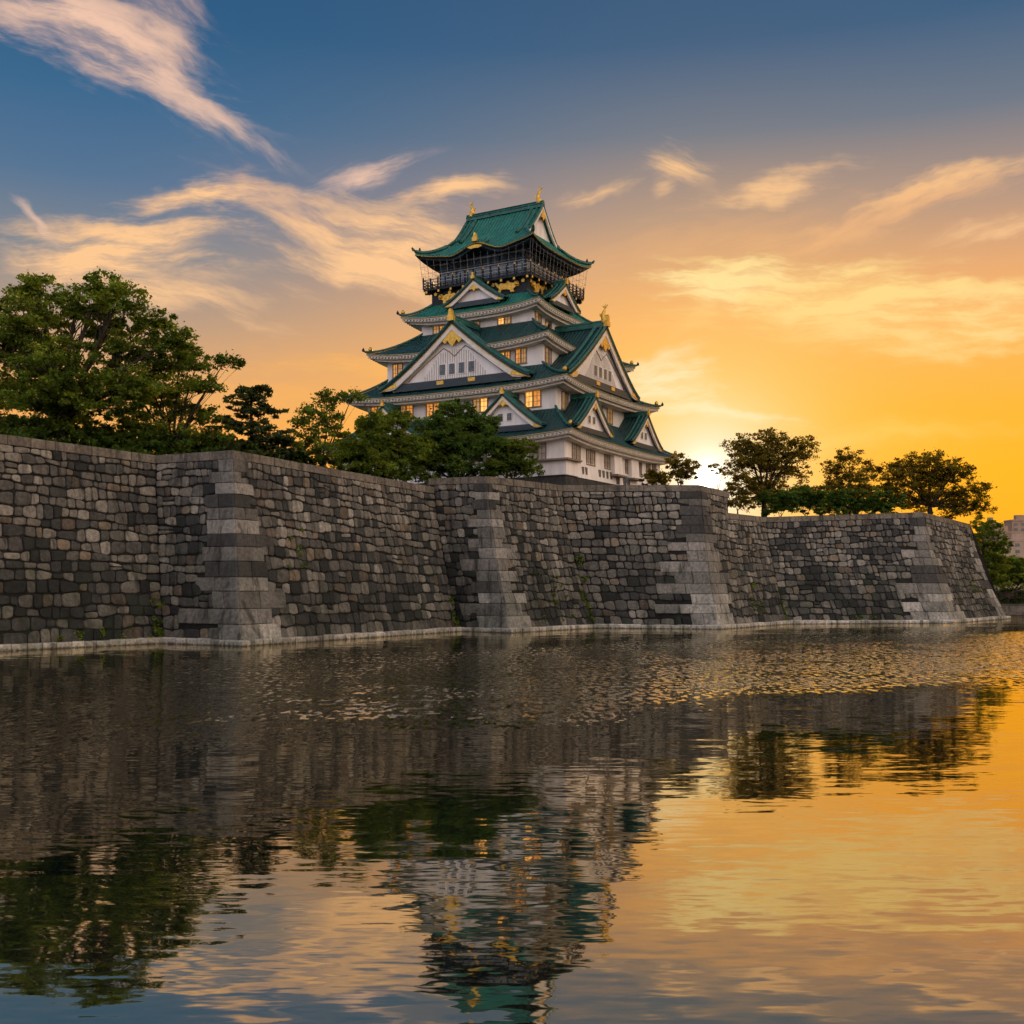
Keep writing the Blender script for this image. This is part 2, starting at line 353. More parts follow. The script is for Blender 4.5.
# ------------------------------------------------------------------ moat wall
BASE = [(-56.2, 84), (-36.2, 114), (-26.6, 108), (-6.9, 147), (-0.3, 141.4), (11.9, 159), (29.0, 154.6), (34.8, 163.2), (44.5, 177.6), (73.2, 183), (95.1, 211), (88, 232)]
CROWN = [(-57.8, 86.4), (-38.8, 119.6), (-29.3, 115.3), (-10.8, 150.2), (-3.36, 147.4), (7.3, 161), (27.6, 161), (33.4, 170.5), (43.1, 186.5), (70.6, 188.8), (89.7, 215), (84, 229)]
CROWN_Z = [20.2, 20.2, 20.2, 20.8, 20.8, 20.9, 20.9, 17.5, 17.9, 18.9, 18.4, 18.4]
TOPS = [(20.2, 20.2), (20.2, 20.2), (20.2, 19.6), (20.8, 20.8), (20.8, 20.9), (20.9, 20.9), (20.9, 20.8), (17.5, 17.9), (17.9, 18.9), (18.9, 18.4), (18.4, 18.4)]
CONVEX = {2, 4, 6, 9, 10}
BV = [Vector(p) for p in BASE]
SN = []
for i in range(len(BV)-1):
    d = (BV[i+1]-BV[i]).normalized(); SN.append(Vector((d.y, -d.x)))      # outward, towards the water
MITER = []
for i in range(len(BV)):
    a = SN[max(i-1, 0)]; b = SN[min(i, len(SN)-1)]; m_ = (a+b).normalized(); MITER.append(m_/max(0.3, m_.dot(b)))
CV = [Vector(p) for p in CROWN]
def plan(i, z, out=0.0):
    t = min(1.0, max(0.0, z/CROWN_Z[i]))
    return BV[i].lerp(CV[i], 1-(1-t)**1.4)+MITER[i]*out
def wpt(i, u, z, dep=0.0):
    p = plan(i, z).lerp(plan(i+1, z), u)+SN[i]*dep
    return (p.x, p.y, z)
PAL = [(0.178, 0.170, 0.150), (0.124, 0.121, 0.112), (0.080, 0.081, 0.078), (0.046, 0.049, 0.050), (0.023, 0.026, 0.027), (0.185, 0.154, 0.116), (0.255, 0.245, 0.220), (0.112, 0.092, 0.074)]
def lownoise(x, y):
    return 0.5+0.5*math.sin(x*0.37+1.3*math.sin(y*0.31+x*0.11))*math.cos(y*0.29-0.9*math.sin(x*0.21))
def stone_tint(i, s, z):
    v = 0.34*lownoise(s+17*i, z)+0.72*rng.random()-0.05+0.012*(z-9)
    if rng.random() < 0.07: c = PAL[rng.choice((5, 7))]
    elif v > 0.78: c = PAL[6]
    elif v > 0.62: c = PAL[0]
    elif v > 0.45: c = PAL[1]
    elif v > 0.30: c = PAL[2]
    elif v > 0.16: c = PAL[3]
    else: c = PAL[4]
    k = rng.uniform(0.85, 1.15); return tuple(x*k for x in c)
def stone(mb, i, L, q, tint, ex=4.0, bulge=0.10, gap=0.045, proud=0.0):
    """one stone; q = four (s, z) corners, bottom-left first, anticlockwise"""
    n = 14 if ex < 6 else 16
    ring = []
    if ex > 10: n = 16; ring = [(-1+2*k/4, -1) for k in range(4)]+[(1, -1+2*k/4) for k in range(4)]+[(1-2*k/4, 1) for k in range(4)]+[(-1, 1-2*k/4) for k in range(4)]
    else:
      for k in range(n):
        a = 2*math.pi*(k+0.5)/n; c_, s_ = math.cos(a), math.sin(a)
        r = (abs(c_)**ex+abs(s_)**ex)**(-1/ex); ring.append((c_*r, s_*r))
    cs = sum(p[0] for p in q)/4; cz = sum(p[1] for p in q)/4
    w = max(0.25, (q[1][0]-q[0][0])); h = max(0.25, (q[3][1]-q[0][1]))
    tx, tz = rng.uniform(-.05, .05), rng.uniform(-.05, .05); off = rng.uniform(-0.03, 0.06)+proud
    def bil(a, b):
        a = (a+1)/2; b = (b+1)/2
        return ((q[0][0]*(1-a)+q[1][0]*a)*(1-b)+(q[3][0]*(1-a)+q[2][0]*a)*b, (q[0][1]*(1-a)+q[1][1]*a)*(1-b)+(q[3][1]*(1-a)+q[2][1]*a)*b)
    gw, gh = 1-2*gap/w, 1-2*gap/h
    rows = []
    for kk, dp in ((1.0, -0.16), (0.985, off+0.0), (0.86, off+bulge*0.75), (0.5, off+bulge)):
        row = []
        for a, b in ring:
            s, z = bil(a*kk*gw, b*kk*gh)
            row.append(wpt(i, s/L, z, dp+(tx*a+tz*b)*kk if dp > -0.1 else dp))
        rows.append(row)
    b0 = mb.grid(rows, True, tint)
    mb.f.append(tuple(b0+3*n+k for k in range(n))); mb.t.append(tint)
qrow = {}
for iv in CONVEX:
    nq = round((min(TOPS[iv-1][1], TOPS[iv][0])-1.35)/1.42); row = []
    hq = [rng.uniform(.85, 1.18)*(1.15-.3*k/nq) for k in range(nq)]; acc = 0
    for k, h_ in enumerate(hq):
        v = rng.random(); tn = (0.240, 0.234, 0.220) if v > 0.55 else (0.150, 0.147, 0.138) if v > 0.26 else (0.058, 0.059, 0.059)
        if k < 3 and rng.random() < .75: tn = (0.36, 0.35, 0.33)
        row.append((acc/sum(hq), (acc+h_)/sum(hq), tn, rng.random())); acc += h_
    qrow[iv] = row
def qlen(iv, z, endk):
    t = (z-0.4)/(min(TOPS[iv-1][1], TOPS[iv][0])-1.35); row = qrow[iv]
    for k, (a, b, _, c_) in enumerate(row):
        if t < b or k == len(row)-1:
            q = (math.sin(k*12.9+endk*4.7+iv*7.3)*43.7) % 1.0; n_ = (k+endk) % 2 == 0
            return ((3.3 if n_ else 1.7)+2.4*q)*(1.0 if iv != 4 else .85)*(1.8-1.25*max(0, t))
wall = empty('moat_wall', (0, 0, 0), label='tall battered wall of fitted grey granite stones zigzagging along the moat', cat='stone wall')
quoins = {k: MB() for k in CONVEX}
for i in range(len(BV)-1):
    L = (BV[i+1]-BV[i]).length; t0, t1 = TOPS[i]
    if i == 10: continue
    mb = MB(); cp = MB()
    top = lambda s: t0+(t1-t0)*s/L-0.95
    nc = round((min(t0, t1)-1.0)/1.09)
    hs = [rng.uniform(0.86, 1.14)*(1.12-0.24*k/nc) for k in range(nc)]; tot_ = sum(hs); cum = [0]
    for h_ in hs: cum.append(cum[-1]+h_/tot_)
    ph = rng.uniform(0, 6)
    def zl(k, s):
        z = 0.4+(top(s)-0.4)*cum[k]
        if 0 < k < nc: z += 0.15*math.sin(s*0.55+ph+k*1.7)+0.12*math.sin(s*1.3+k*2.9)+0.06*math.sin(s*2.9+k)
        return z
    # dark earth joints behind the stones
    nz_ = 14; ns_ = max(2, int(L/2))
    e0, e1 = (0 if i in CONVEX else -0.6/L), (1 if i+1 in CONVEX else 1+0.6/L)
    mb.grid([[wpt(i, e0+(e1-e0)*j/ns_, -0.6+(top(min(L, max(0, j/ns_*L)))+0.6)*r/nz_, -0.10) for j in range(ns_+1)] for r in range(nz_+1)], tint=(0.012, 0.012, 0.012))
    for endk, iv in ((0, i), (1, i+1)):                                   # long-and-short corner blocks
        if iv not in CONVEX: continue
        tq = top(0.0 if endk == 0 else L); nq = len(qrow[iv])
        for k, (za_, zb_, tn, cutr) in enumerate(qrow[iv]):
            z0, z1 = 0.4+(tq-0.4)*za_, 0.4+(tq-0.4)*zb_
            ql = qlen(iv, (z0+z1)/2, endk)
            a, b = (0.0, ql) if endk == 0 else (L-ql, L)
            cuts = [a, b] if ql < 3.3 and cutr < .6 else [a, a+(b-a)*(.42+.16*cutr), b]
            for c0, c1 in zip(cuts, cuts[1:]):
                kk = rng.uniform(0.66, 1.22); e_ = lambda s_: (top(s_)-tq) if z1 > tq-.1 else 0.0
                stone(quoins[iv], i, L, [(c0, z0), (c1, z0), (c1, z1+e_(c1)), (c0, z1+e_(c0))], tuple(x*kk for x in tn), 14.0, 0.04, 0.02, 0.10)
    for k in range(nc):
        zmid = 0.5*(zl(k, 0)+zl(k+1, 0)); s0, s1 = 0.0, L
        for endk, iv in ((0, i), (1, i+1)):
            if iv in CONVEX:
                ql = qlen(iv, zmid, endk)-0.12
                if endk == 0: s0 = ql
                else: s1 = L-ql
        s = s0; big = 1.25-0.35*k/nc; prev = [0.0, 0.0]
        while s < s1-0.05:
            w = rng.choice((rng.uniform(0.62, 1.1), rng.uniform(0.9, 1.45), rng.uniform(0.9, 1.45), rng.uniform(1.3, 2.1)))*big
            if s1-(s+w) < 0.6: w = s1-s
            last = s+w >= s1-0.01
            j0, j1 = (0, 0) if last else (rng.uniform(-.13, .13), rng.uniform(-.13, .13))
            q = [(s+prev[0], zl(k, s)), (s+w+j0, zl(k, s+w)), (s+w+j1, zl(k+1, s+w)), (s+prev[1], zl(k+1, s))]
            r_ = rng.random()
            if r_ < 0.03 and w > 1.0 and not last:                      # two small stones filling one place
                zm0 = (q[0][1]+q[3][1])/2; zm1 = (q[1][1]+q[2][1])/2
                stone(mb, i, L, [q[0], q[1], (s+w+(j0+j1)/2, zm1), (s+(prev[0]+prev[1])/2, zm0)], stone_tint(i, s, zmid), rng.uniform(3.2, 5))
                stone(mb, i, L, [(s+(prev[0]+prev[1])/2, zm0), (s+w+(j0+j1)/2, zm1), q[2], q[3]], stone_tint(i, s, zmid+1), rng.uniform(3.2, 5))
            else:
                stone(mb, i, L, q, stone_tint(i, s, zl(k, s)), rng.uniform(3.6, 8.0), rng.uniform(0.05, 0.11), rng.uniform(0.03, 0.075))
            prev = [j0, j1]; s += w
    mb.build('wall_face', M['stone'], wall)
    s = 0.0
    g0, g1 = (0 if i in CONVEX else 0.9), (0 if i+1 in CONVEX else 0.9)
    while s < L-0.1:                                                     # cap course of long dressed blocks
        w = rng.uniform(1.7, 2.9)
        if L-(s+w) < 1.2: w = L-s
        kk = rng.uniform(0.75, 1.15)
        a_, b_ = (s-g0 if s == 0 else s), (s+w+g1 if s+w > L-.01 else s+w)
        stone(cp, i, L, [(a_, top(s)), (b_, top(s+w)), (b_, top(s+w)+0.95), (a_, top(s)+0.95)], (0.170*kk, 0.155*kk, 0.132*kk), 18.0, 0.02, 0.015)
        p0, p1 = wpt(i, s/L, top(s)+0.94, 0.0), wpt(i, (s+w)/L, top(s+w)+0.94, 0.0)
        n3 = Vector((SN[i].x, SN[i].y, 0))*-1.3
        cp.add([p0, p1, Vector(p1)+n3, Vector(p0)+n3, Vector(p0)+n3-Vector((0, 0, 1.5)), Vector(p1)+n3-Vector((0, 0, 1.5))], [(0, 1, 2, 3), (3, 2, 5, 4)], (0.15, 0.14, 0.12))
        s += w
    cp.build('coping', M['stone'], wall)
    ft = MB(); s = 0.0                                                   # pale footing stones at the waterline
    while s < L-0.05:
        w = rng.uniform(1.3, 2.2)
        if L-(s+w) < 0.8: w = L-s
        kk = rng.uniform(0.75, 1.2); g = 0.03
        def fp(u, out, z): p = plan(i, 0, out).lerp(plan(i+1, 0, out), u); return (p.x, p.y, z)
        u0, u1 = (s+g)/L if s > 0 else 0.0, (s+w-g)/L if s+w < L-0.01 else 1.0
        hh = rng.uniform(0.50, 0.62); oo = rng.uniform(0.62, 0.72)
        ft.add([fp(u0, oo, -0.5), fp(u1, oo, -0.5), fp(u1, oo, hh-0.12), fp(u0, oo, hh-0.12), fp(u0, oo-.12, hh), fp(u1, oo-.12, hh), fp(u1, -0.4, hh+.03), fp(u0, -0.4, hh+.03), fp(u0, -.4, -.5), fp(u1, -.4, -.5)],
               [(0, 1, 2, 3), (3, 2, 5, 4), (4, 5, 6, 7), (0, 3, 4, 7, 8), (1, 9, 6, 5, 2)], (0.56*kk, 0.535*kk, 0.49*kk))
        s += w
    ft.build('footing', M['pale'], wall)
for k, q in quoins.items():
    if q.v: q.build('corner_stones', M['pale'], wall)
# end return of the upper terrace at the step in the top line, and the hidden back
mb = MB()
p = plan(7, 17.5).lerp(plan(6, 20.8), 0.02); n_ = SN[6]
mb.add([(p.x, p.y, 16.5), (p.x-n_.x*9, p.y-n_.y*9, 16.5), (p.x-n_.x*9, p.y-n_.y*9, 20.75), (p.x, p.y, 20.75)], [(0, 1, 2, 3)], (0.10, 0.09, 0.08))
pj, pk = plan(10, 0), plan(11, 0); tj, tk = plan(10, 18.4), plan(11, 18.4)
mb.add([(pj.x, pj.y, -.5), (pk.x, pk.y, -.5), (tk.x, tk.y, 18.5), (tj.x, tj.y, 18.5)], [(0, 1, 2, 3)], (0.10, 0.09, 0.08))
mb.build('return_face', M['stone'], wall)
mb = MB()
ring = [CV[i]-MITER[i]*0.8 for i in range(len(BV))]
vs = [(p.x, p.y, 17.0) for p in ring]+[(60, 330, 17.0), (-160, 330, 17.0), (-160, 60, 17.0)]
mb.add(vs, [tuple(range(len(vs)))]); mb.build('terrace_ground', M['soil'], kind='structure')

# ------------------------------------------------------------------ castle tower
# castle coordinates (drawn at 1/1.05 of full size): x along the broad front (towards the right), y to the back, origin in the middle of the plan
castle = empty('castle_tower', (-1.26, 191.3, -0.275), R(-30), label='tall white castle keep with green tiled roofs, gold ornaments and lit windows', cat='castle')
castle.scale = (1.05, 1.05, 1.05)
mb = MB()                                                                 # sloped stone plinth
rows = []
for z, k in ((15.5, 0.9), (19, 0.55), (22.0, 0.05)): rows.append([(-20.5-k, -18-k, z), (20.5+k, -18-k, z), (20.5+k, 18+k, z), (-20.5-k, 18+k, z)])
mb.grid(rows, True, (0.05, 0.05, 0.052)); mb.add(rows[-1], [(0, 1, 2, 3)], (0.05, 0.05, 0.052))
mb.build('stone_base', M['stone'], castle)
WALLS = [(20.3, 17.8, 21.9, 28.4), (17.2, 14.5, 27.0, 36.6), (14.3, 13.2, 35.5, 43.5), (10.4, 9.1, 42.5, 50.4)]   # half width, half depth, bottom, top
for a, b, z0, z1 in WALLS:
    mb = MB(); fl = 0.35 if z0 < 22 else 0.0
    prof = [(fl, z0), (fl*0.35, z0+1.6), (0, z0+3), (0, z1)]
    rows = [[(-a-o, -b-o, z), (a+o, -b-o, z), (a+o, b+o, z), (-a-o, b+o, z)] for o, z in prof]
    mb.grid(rows, True); mb.build('wall', M['plaster'], castle)

def skirt(ao, bo, zo, ai, bi, zi, up, wa, wb, bumpf=None, pw_=1.35):
    """a roof that runs round a storey: four sweeping slopes with lifted corners, plaster eaves and hip ridges"""
    NS, NT_ = 36, 9
    def pt(side, s, t):
        if side in (0, 2):
            L_ = ao+(ai-ao)*t; d = bo+(bi-bo)*t; x, y = s*L_, -d
        else:
            L_ = bo+(bi-bo)*t; d = ao+(ai-ao)*t; x, y = s*L_, -d
        z = zo+(zi-zo)*t**pw_+up*abs(s)**3.2*(1-t)**1.6
        if bumpf and side == 0: z += bumpf(x)*(1-t)**1.2
        if side == 1: x, y = -y, x
        elif side == 2: x, y = -x, -y
        elif side == 3: x, y = y, -x
        return Vector((x, y, z))
    mb = MB(); eave = MB(); 
    for side in range(4):
        w0 = ao if side in (0, 2) else bo
        rows, uvs = [], []
        for r in range(NT_+1):
            t = r/NT_
            rows.append([pt(side, -1+2*j/NS, t) for j in range(NS+1)])
            uvs.append([((-1+2*j/NS)*(w0+((ai if side in (0, 2) else bi)-w0)*t), t*math.hypot(zi-zo, bo-bi)) for j in range(NS+1)])
        lip = [p-Vector((0, 0, 0.24)) for p in rows[0]]
        mb.grid([lip]+rows, uv=[[(u, v-0.24) for u, v in uvs[0]]]+uvs)
        # plaster eaves in two steps, then the soffit back to the wall
        nrm = [Vector((0, 1, 0)), Vector((-1, 0, 0)), Vector((0, -1, 0)), Vector((1, 0, 0))][side]
        def ring(inn, dz):
            out = []
            for j in range(NS+1):
                s = -1+2*j/NS; p = pt(side, s, 0)
                c = Vector((-p.x/abs(p.x) if abs(p.x) > 1e-6 else 0, -p.y/abs(p.y) if abs(p.y) > 1e-6 else 0, 0))
                k = (w0-inn)/w0
                q = Vector((p.x*k, p.y, 0)) if side in (0, 2) else Vector((p.x, p.y*k, 0))
                q += nrm*inn; out.append(Vector((q.x, q.y, p.z+dz)))
            return out
        wi = (bo-wb) if side in (0, 2) else (ao-wa)
        eave.grid([ring(0.06, -0.24), ring(0.12, -0.44), ring(0.42, -0.46), ring(0.46, -0.82), ring(1.0, -0.88), ring(1.02, -1.18), ring(max(1.4, wi-0.05), -1.55+0.25*min(2, wi-1.4))])
        for j in range(int(2*w0/0.62)):                                   # rafter ends
            s = -1+(j+0.5)*2/int(2*w0/0.62); p = pt(side, s, 0)
            q = p+nrm*0.30-Vector((0, 0, 0.58))
            if side in (0, 2): eave.box(q.x-.13, q.x+.13, q.y-.16, q.y+.16, q.z-.11, q.z+.11)
            else: eave.box(q.x-.16, q.x+.16, q.y-.13, q.y+.13, q.z-.11, q.z+.11)
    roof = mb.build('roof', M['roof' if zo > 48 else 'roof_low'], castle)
    eave.build('eaves', M['cream'], roof)
    for side in range(4):
        g_ = MB(); g_.tube([pt(side, -1+2*j/NS, 0)-Vector((0, 0, .20)) for j in range(NS+1)], .075, 4); g_.build('gold_edging', M['edge'], roof)
    for side in range(4):
        h = MB(); pts = [pt(side, 1, t/10)+Vector((0, 0, 0.22)) for t in range(11)]
        d = (pts[0]-pts[1]).normalized(); pts = [pts[0]+d*0.5+Vector((0, 0, 0.25)), pts[0]+d*0.22+Vector((0, 0, 0.05))]+pts
        h.tube(pts, [0.10, 0.18]+[0.2]*11, 6); h.build('hip_ridge', M['ridge'], roof, True)
        h = MB(); p = pts[0]; h.lathe(p-Vector((0, 0, .25)), [(0.02, 0), (0.2, .1), (.24, .3), (.13, .5), (.02, .72)], 8); h.build('corner_tile', M['black'], roof, True)
        if side in (0, 3, 1):
            h = MB(); q = pt(side, 1, 0.07)+Vector((0, 0, .35)); h.lathe(q, [(0.02, 0), (0.3, .05), (.34, .35), (.2, .6), (.02, .7)], 8); h.build('gold_tile', M['gold'], roof, True)
    return roof
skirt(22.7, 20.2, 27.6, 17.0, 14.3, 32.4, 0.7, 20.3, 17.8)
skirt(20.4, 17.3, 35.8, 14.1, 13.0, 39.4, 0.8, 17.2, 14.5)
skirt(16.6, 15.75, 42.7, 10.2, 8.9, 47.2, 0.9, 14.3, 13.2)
skirt(12.8, 11.6, 49.2, 8.9, 8.1, 52.0, 0.8, 10.4, 9.1)

def onface(face, plane):
    """maps (along, outward, up) on one face of the keep to castle coordinates"""
    if face == 'front': return lambda a, n, z: (a, -plane-n, z)
    return lambda a, n, z: (plane+n, a, z)
def ornament(mb, T, a, n, z, s):
    mb.prism([(-.30*s, 0), (.30*s, 0), (.36*s, .35*s), (.18*s, .55*s), (.16*s, .9*s), (0, 1.08*s), (-.16*s, .9*s), (-.18*s, .55*s), (-.36*s, .35*s)], lambda x, y, d: T(a+x, n+d, z+y), -.18*s, .18*s)
def gable(face, plane, c, hw, zb, za, back, lights=(), over=0.9, big=False):
    """a dormer gable: plaster face, bargeboards, sweeping tiled slopes, ridge and gold fittings"""
    T = onface(face, plane); H = za-zb
    zc = lambda x: zb+H*(1-abs(x)/hw)**1.22
    n = 14; xs = [hw*(-1+k/n) for k in range(2*n+1)]
    th = 0.30 if not big else 0.45
    f_ = MB(); base = zb+0.25*th
    poly = [(x, zc(x)-th*1.2) for x in xs if zc(x)-th*1.2 > base]
    poly = [(poly[0][0]-.05, base-0.6)]+poly+[(poly[-1][0]+.05, base-0.6)]
    b = len(f_.v); f_.add([T(c+x, 0, z) for x, z in poly], [tuple(range(len(poly)))])
    f_.add([T(c-hw*.92, -0.5, zb-1.0), T(c+hw*.92, -0.5, zb-1.0), T(c+hw*.92, 0.0, zb-1.0), T(c-hw*.92, 0.0, zb-1.0)], [(0, 1, 2, 3)])
    gb = f_.build('gable', M['plaster'], castle)
    r_ = MB()
    for sgn in (-1, 1):
        rows, uvs = [], []
        m_ = 4
        for k in range(n+1):
            x = sgn*hw*k/n; sl = 0.0
            rows.append([T(c+x, over, zc(x)-th)]+[T(c+x, over-(over+back)*q/m_, zc(x)) for q in range(m_+1)])
            uvs.append([(over+.3, k*hw/n*1.3)]+[(over-(over+back)*q/m_, k*hw/n*1.3) for q in range(m_+1)])
        r_.grid(rows, uv=uvs)
        rows = [[T(c+sgn*hw*k/n, over, zc(hw*k/n)-th), T(c+sgn*hw*k/n, -0.2, zc(hw*k/n)-th)] for k in range(n+1)]
        r_.grid(rows)
    gr = r_.build('gable_roof', M['roof_shaded'], gb)
    # rolls of tiles that run down beside the rake
    for sgn in (-1, 1):
        for inn, rr in ((0.12, 0.17), (0.75, 0.15), (1.9 if big else 1.5, 0.26 if big else 0.2)):
            d_ = MB(); d_.tube([T(c+sgn*hw*k/n, over-inn, zc(hw*k/n)+0.12) for k in range(n+1)], rr if not big else rr*1.25, 6); d_.build('rake_tiles', M['ridge'], gb, True)
    # bargeboards
    bw = 0.95 if big else 0.6
    for sgn in (-1, 1):
        bb = MB(); rows = []
        for k in range(n+1):
            x = hw*k/n; top_ = zc(x)-th-.02; w = bw*(1+0.25*k/n)
            rows.append([T(c+sgn*x, over-.12, top_), T(c+sgn*x, over-.12, max(zb-.35, top_-w)), T(c+sgn*x, over-.42, max(zb-.35, top_-w)), T(c+sgn*x, over-.42, top_)])
        bb.grid(rows, True); bb.build('bargeboard', M['cream'], gb)
        g_ = MB(); g_.tube([T(c+sgn*hw*k/n, over-.08, zc(hw*k/n)-th-bw*.12) for k in range(n+1)], 0.07 if big else .05, 4); g_.build('gold_edging', M['gold'], gb)
        g_ = MB(); x0, x1 = hw*0.76, hw*0.965                               # gold plate at the foot of the rake
        pl = [(x0, max(zb-.3, zc(x0)-th-bw*1.15)), (x1, zb-.3), (x1, zc(x1)-th-.05), ((x0+x1)/2, zc((x0+x1)/2)-th-.1), (x0+.2, zc(x0)-th-bw*.55)]
        g_.prism([(sgn*x, z) for x, z in pl], lambda a, z, d: T(c+a, over-.1+d, z), -.02, .07); g_.build('gold_plate', M['gold'], gb)
    # dark sill under the triangle with gold studs
    sb = MB(); w = hw*0.80; sh = .75 if big else .35; sb.add([T(c-w, .02, zb+sh), T(c+w, .02, zb+sh), T(c+w, .55, zb+sh-.2), T(c-w, .55, zb+sh-.2), T(c-w, .55, zb-.6), T(c+w, .55, zb-.6)], [(0, 1, 2, 3), (3, 2, 5, 4)])
    sb.build('sill_roof', M['slate'], gb)
    if big:
        for a in (-hw*.17, hw*.25):
            g_ = MB(); g_.box(-.62, .62, 0.56, .64, -.28, .28, T=lambda x, y, z: T(c+a+x, y, zb+.15+z)); g_.build('gold_stud', M['gold'], gb)
    # gold pendant below the peak
    g_ = MB(); k = 1.0 if big else .48
    g_.prism([(0, -.2*k), (1.0*k, -1.25*k), (1.75*k, -2.2*k), (1.2*k, -2.6*k), (.85*k, -2.1*k), (.5*k, -2.55*k), (0, -3.1*k), (-.5*k, -2.55*k), (-.85*k, -2.1*k), (-1.2*k, -2.6*k), (-1.75*k, -2.2*k), (-1.0*k, -1.25*k)],
             lambda a, z, d: T(c+a, over-.3+d, za-th+z-(.4 if big else .2)), -.1, .12); g_.build('gable_pendant', M['gold'], gb)
    # ridge and its gold end tile
    rd = MB(); w = .38 if big else .26
    prof = [(-w, -.1), (w, -.1), (w, .25), (w*.75, .45), (w*.9, .6), (0, .85), (-w*.9, .6), (-w*.75, .45), (-w, .25)]
    rd.prism([(x, z*(1.2 if big else .8)) for x, z in prof], lambda a, z, d: T(c+a, d, za+z), -back, over-.05); rd.build('ridge', M['ridge'], gb)
    g_ = MB(); ornament(g_, T, c, over+.05, za-.1, 1.75 if big else 0.95); g_.build('gold_end_tile', M['gold'], gb)
    # small windows in the face
    for a, z0, w_, h_, mt_ in lights:
        fr_ = MB(); fr_.box(a-w_/2-.1, a+w_/2+.1, .0, .10, z0-.1, z0+h_+.1, T=T); wd = fr_.build('gable_window', M['plaster'], gb)
        pn = MB(); pn.box(a-w_/2, a+w_/2, .10, .13, z0, z0+h_, T=T)
        pn.build('pane', M[mt_], wd)
        br = MB(); br.box(a-.04, a+.04, .13, .17, z0, z0+h_, T=T); br.box(a-w_/2, a+w_/2, .13, .16, z0+h_*.5-.03, z0+h_*.5+.03, T=T); br.build('bars', M['wood'], wd)
    if big:                                                                  # fine vertical lattice in the plaster
        lt = MB()
        for k in range(-19, 20):
            x = k*0.42; zt = min(zc(x*1.55)-th-1.0, zb+5.2-abs(x)*.18)
            if zt > zb+1.0: lt.box(x-.05, x+.05, .015, .06, zb+.75, zt, T=lambda a, y, z: T(c+a, y, z))
        lt.build('lattice', M['palepane'], gb)
        ar = MB()
        for sgn in (-1, 1): ar.tube([T(c+sgn*(8.6-q*6.6), .06, zb+.9+4.6*q**.9) for q in [k/8 for k in range(9)]]+[T(c+sgn*1.0, .06, zb+4.9), T(c, .06, zb+4.1)], .07, 4)
        ar.build('arched_moulding', M['wood'], gb)
    return gb
four = lambda c, z: [(c-2.6+k*1.75, z, 1.05, 1.6, 'darkglass') for k in range(4)]
two = lambda c, z, m='darkglass': [(c-.75, z, .75, 1.05, m), (c+.75, z, .75, 1.05, m)]
gable('front', 16.0, 0.5, 13.6, 37.2, 46.6, 8.0, four(0.9, 38.6), 1.0, True)
gable('right', 18.4, -1.7, 13.0, 37.2, 46.6, 9.0, four(-1.2, 38.6), 1.0, True)
for c in (-10.8, 10.8): gable('front', 18.3, c, 6.6, 29.2, 34.2, 4.6, two(c, 30.3))
for c in (-9.7, 9.9): gable('right', 20.6, c, 6.4, 29.2, 34.2, 4.6, two(c, 30.3))
gable('front', 10.0, 0.6, 5.6, 50.9, 54.5, 2.6)
gable('right', 11.3, -1.4, 5.2, 50.9, 54.3, 3.2)

# windows: frame (part) with panes and bars (sub-parts)
def window(face, plane, a, z0, w, h, left, right):
    T = onface(face, plane); f_ = MB()
    for x0, x1, y0, y1 in ((a-w/2-.14, a+w/2+.14, z0+h, z0+h+.14), (a-w/2-.2, a+w/2+.2, z0-.16, z0), (a-w/2-.14, a-w/2, z0, z0+h), (a+w/2, a+w/2+.14, z0, z0+h), (a-.10, a+.10, z0, z0+h)):
        f_.box(x0, x1, -.05, .16, y0, y1, T=T)
    wd = f_.build('window', M['wood'], castle)
    for x0, x1, mt_ in ((a-w/2, a-.1, left), (a+.1, a+w/2, right)):
        p_ = MB(); p_.box(x0+.01, x1-.01, .0, .05, z0, z0+h, T=T); p_.build('pane', M[rng.choice(('lit', 'warmlit', 'lit', 'dimlit')) if mt_ == 'lit' else mt_], wd)
        b_ = MB(); xm = (x0+x1)/2; b_.box(xm-.035, xm+.035, .05, .10, z0, z0+h, T=T)
        for q in (.33, .67): b_.box(x0, x1, .05, .09, z0+h*q-.03, z0+h*q+.03, T=T)
        b_.build('bars', M['wood'], wd)
# (face, plane, along, sill, width, height, panes)
for a, l, r in ((-15.2, 'lit', 'lit'), (-9.6, 'dimlit', 'lit'), (-4.4, 'lit', 'lit'), (4.2, 'lit', 'lit'), (13.4, 'lit', 'lit')): window('front', 14.5, a, 32.7, 2.5, 2.3, l, r)
for a, l, r in ((-12.2, 'lit', 'dimlit'), (7.8, 'lit', 'lit'), (10.6, 'lit', 'lit')): window('front', 13.2, a, 39.7, 1.7, 2.1, l, r)
for a, l, r in ((-6.9, 'dimlit', 'lit'), (-0.4, 'palepane', 'dimlit'), (5.3, 'lit', 'lit')): window('front', 9.1, a, 47.1, 2.2, 2.0, l, r)
for a in (16.0, 6.0, -3.0, -12.0): window('front', 17.8, a, 24.3, 2.5, 2.7, 'palepane', 'palepane')
for a, l, r in ((-11.8, 'dimlit', 'palepane'), (0.2, 'palepane', 'darkglass'), (4.0, 'dimlit', 'dimlit'), (11.5, 'palepane', 'palepane')): window('right', 17.2, a, 32.4, 1.8, 2.4, l, r)
for a, l, r in ((-11.6, 'dimlit', 'palepane'), (10.8, 'palepane', 'palepane')): window('right', 14.3, a, 39.6, 1.7, 2.2, l, r)
for a, l, r in ((-7.6, 'dimlit', 'palepane'), (-4.2, 'palepane', 'darkglass'), (2.5, 'palepane', 'dimlit'), (6.5, 'palepane', 'palepane')): window('right', 10.4, a, 47.2, 1.8, 1.9, l, r)
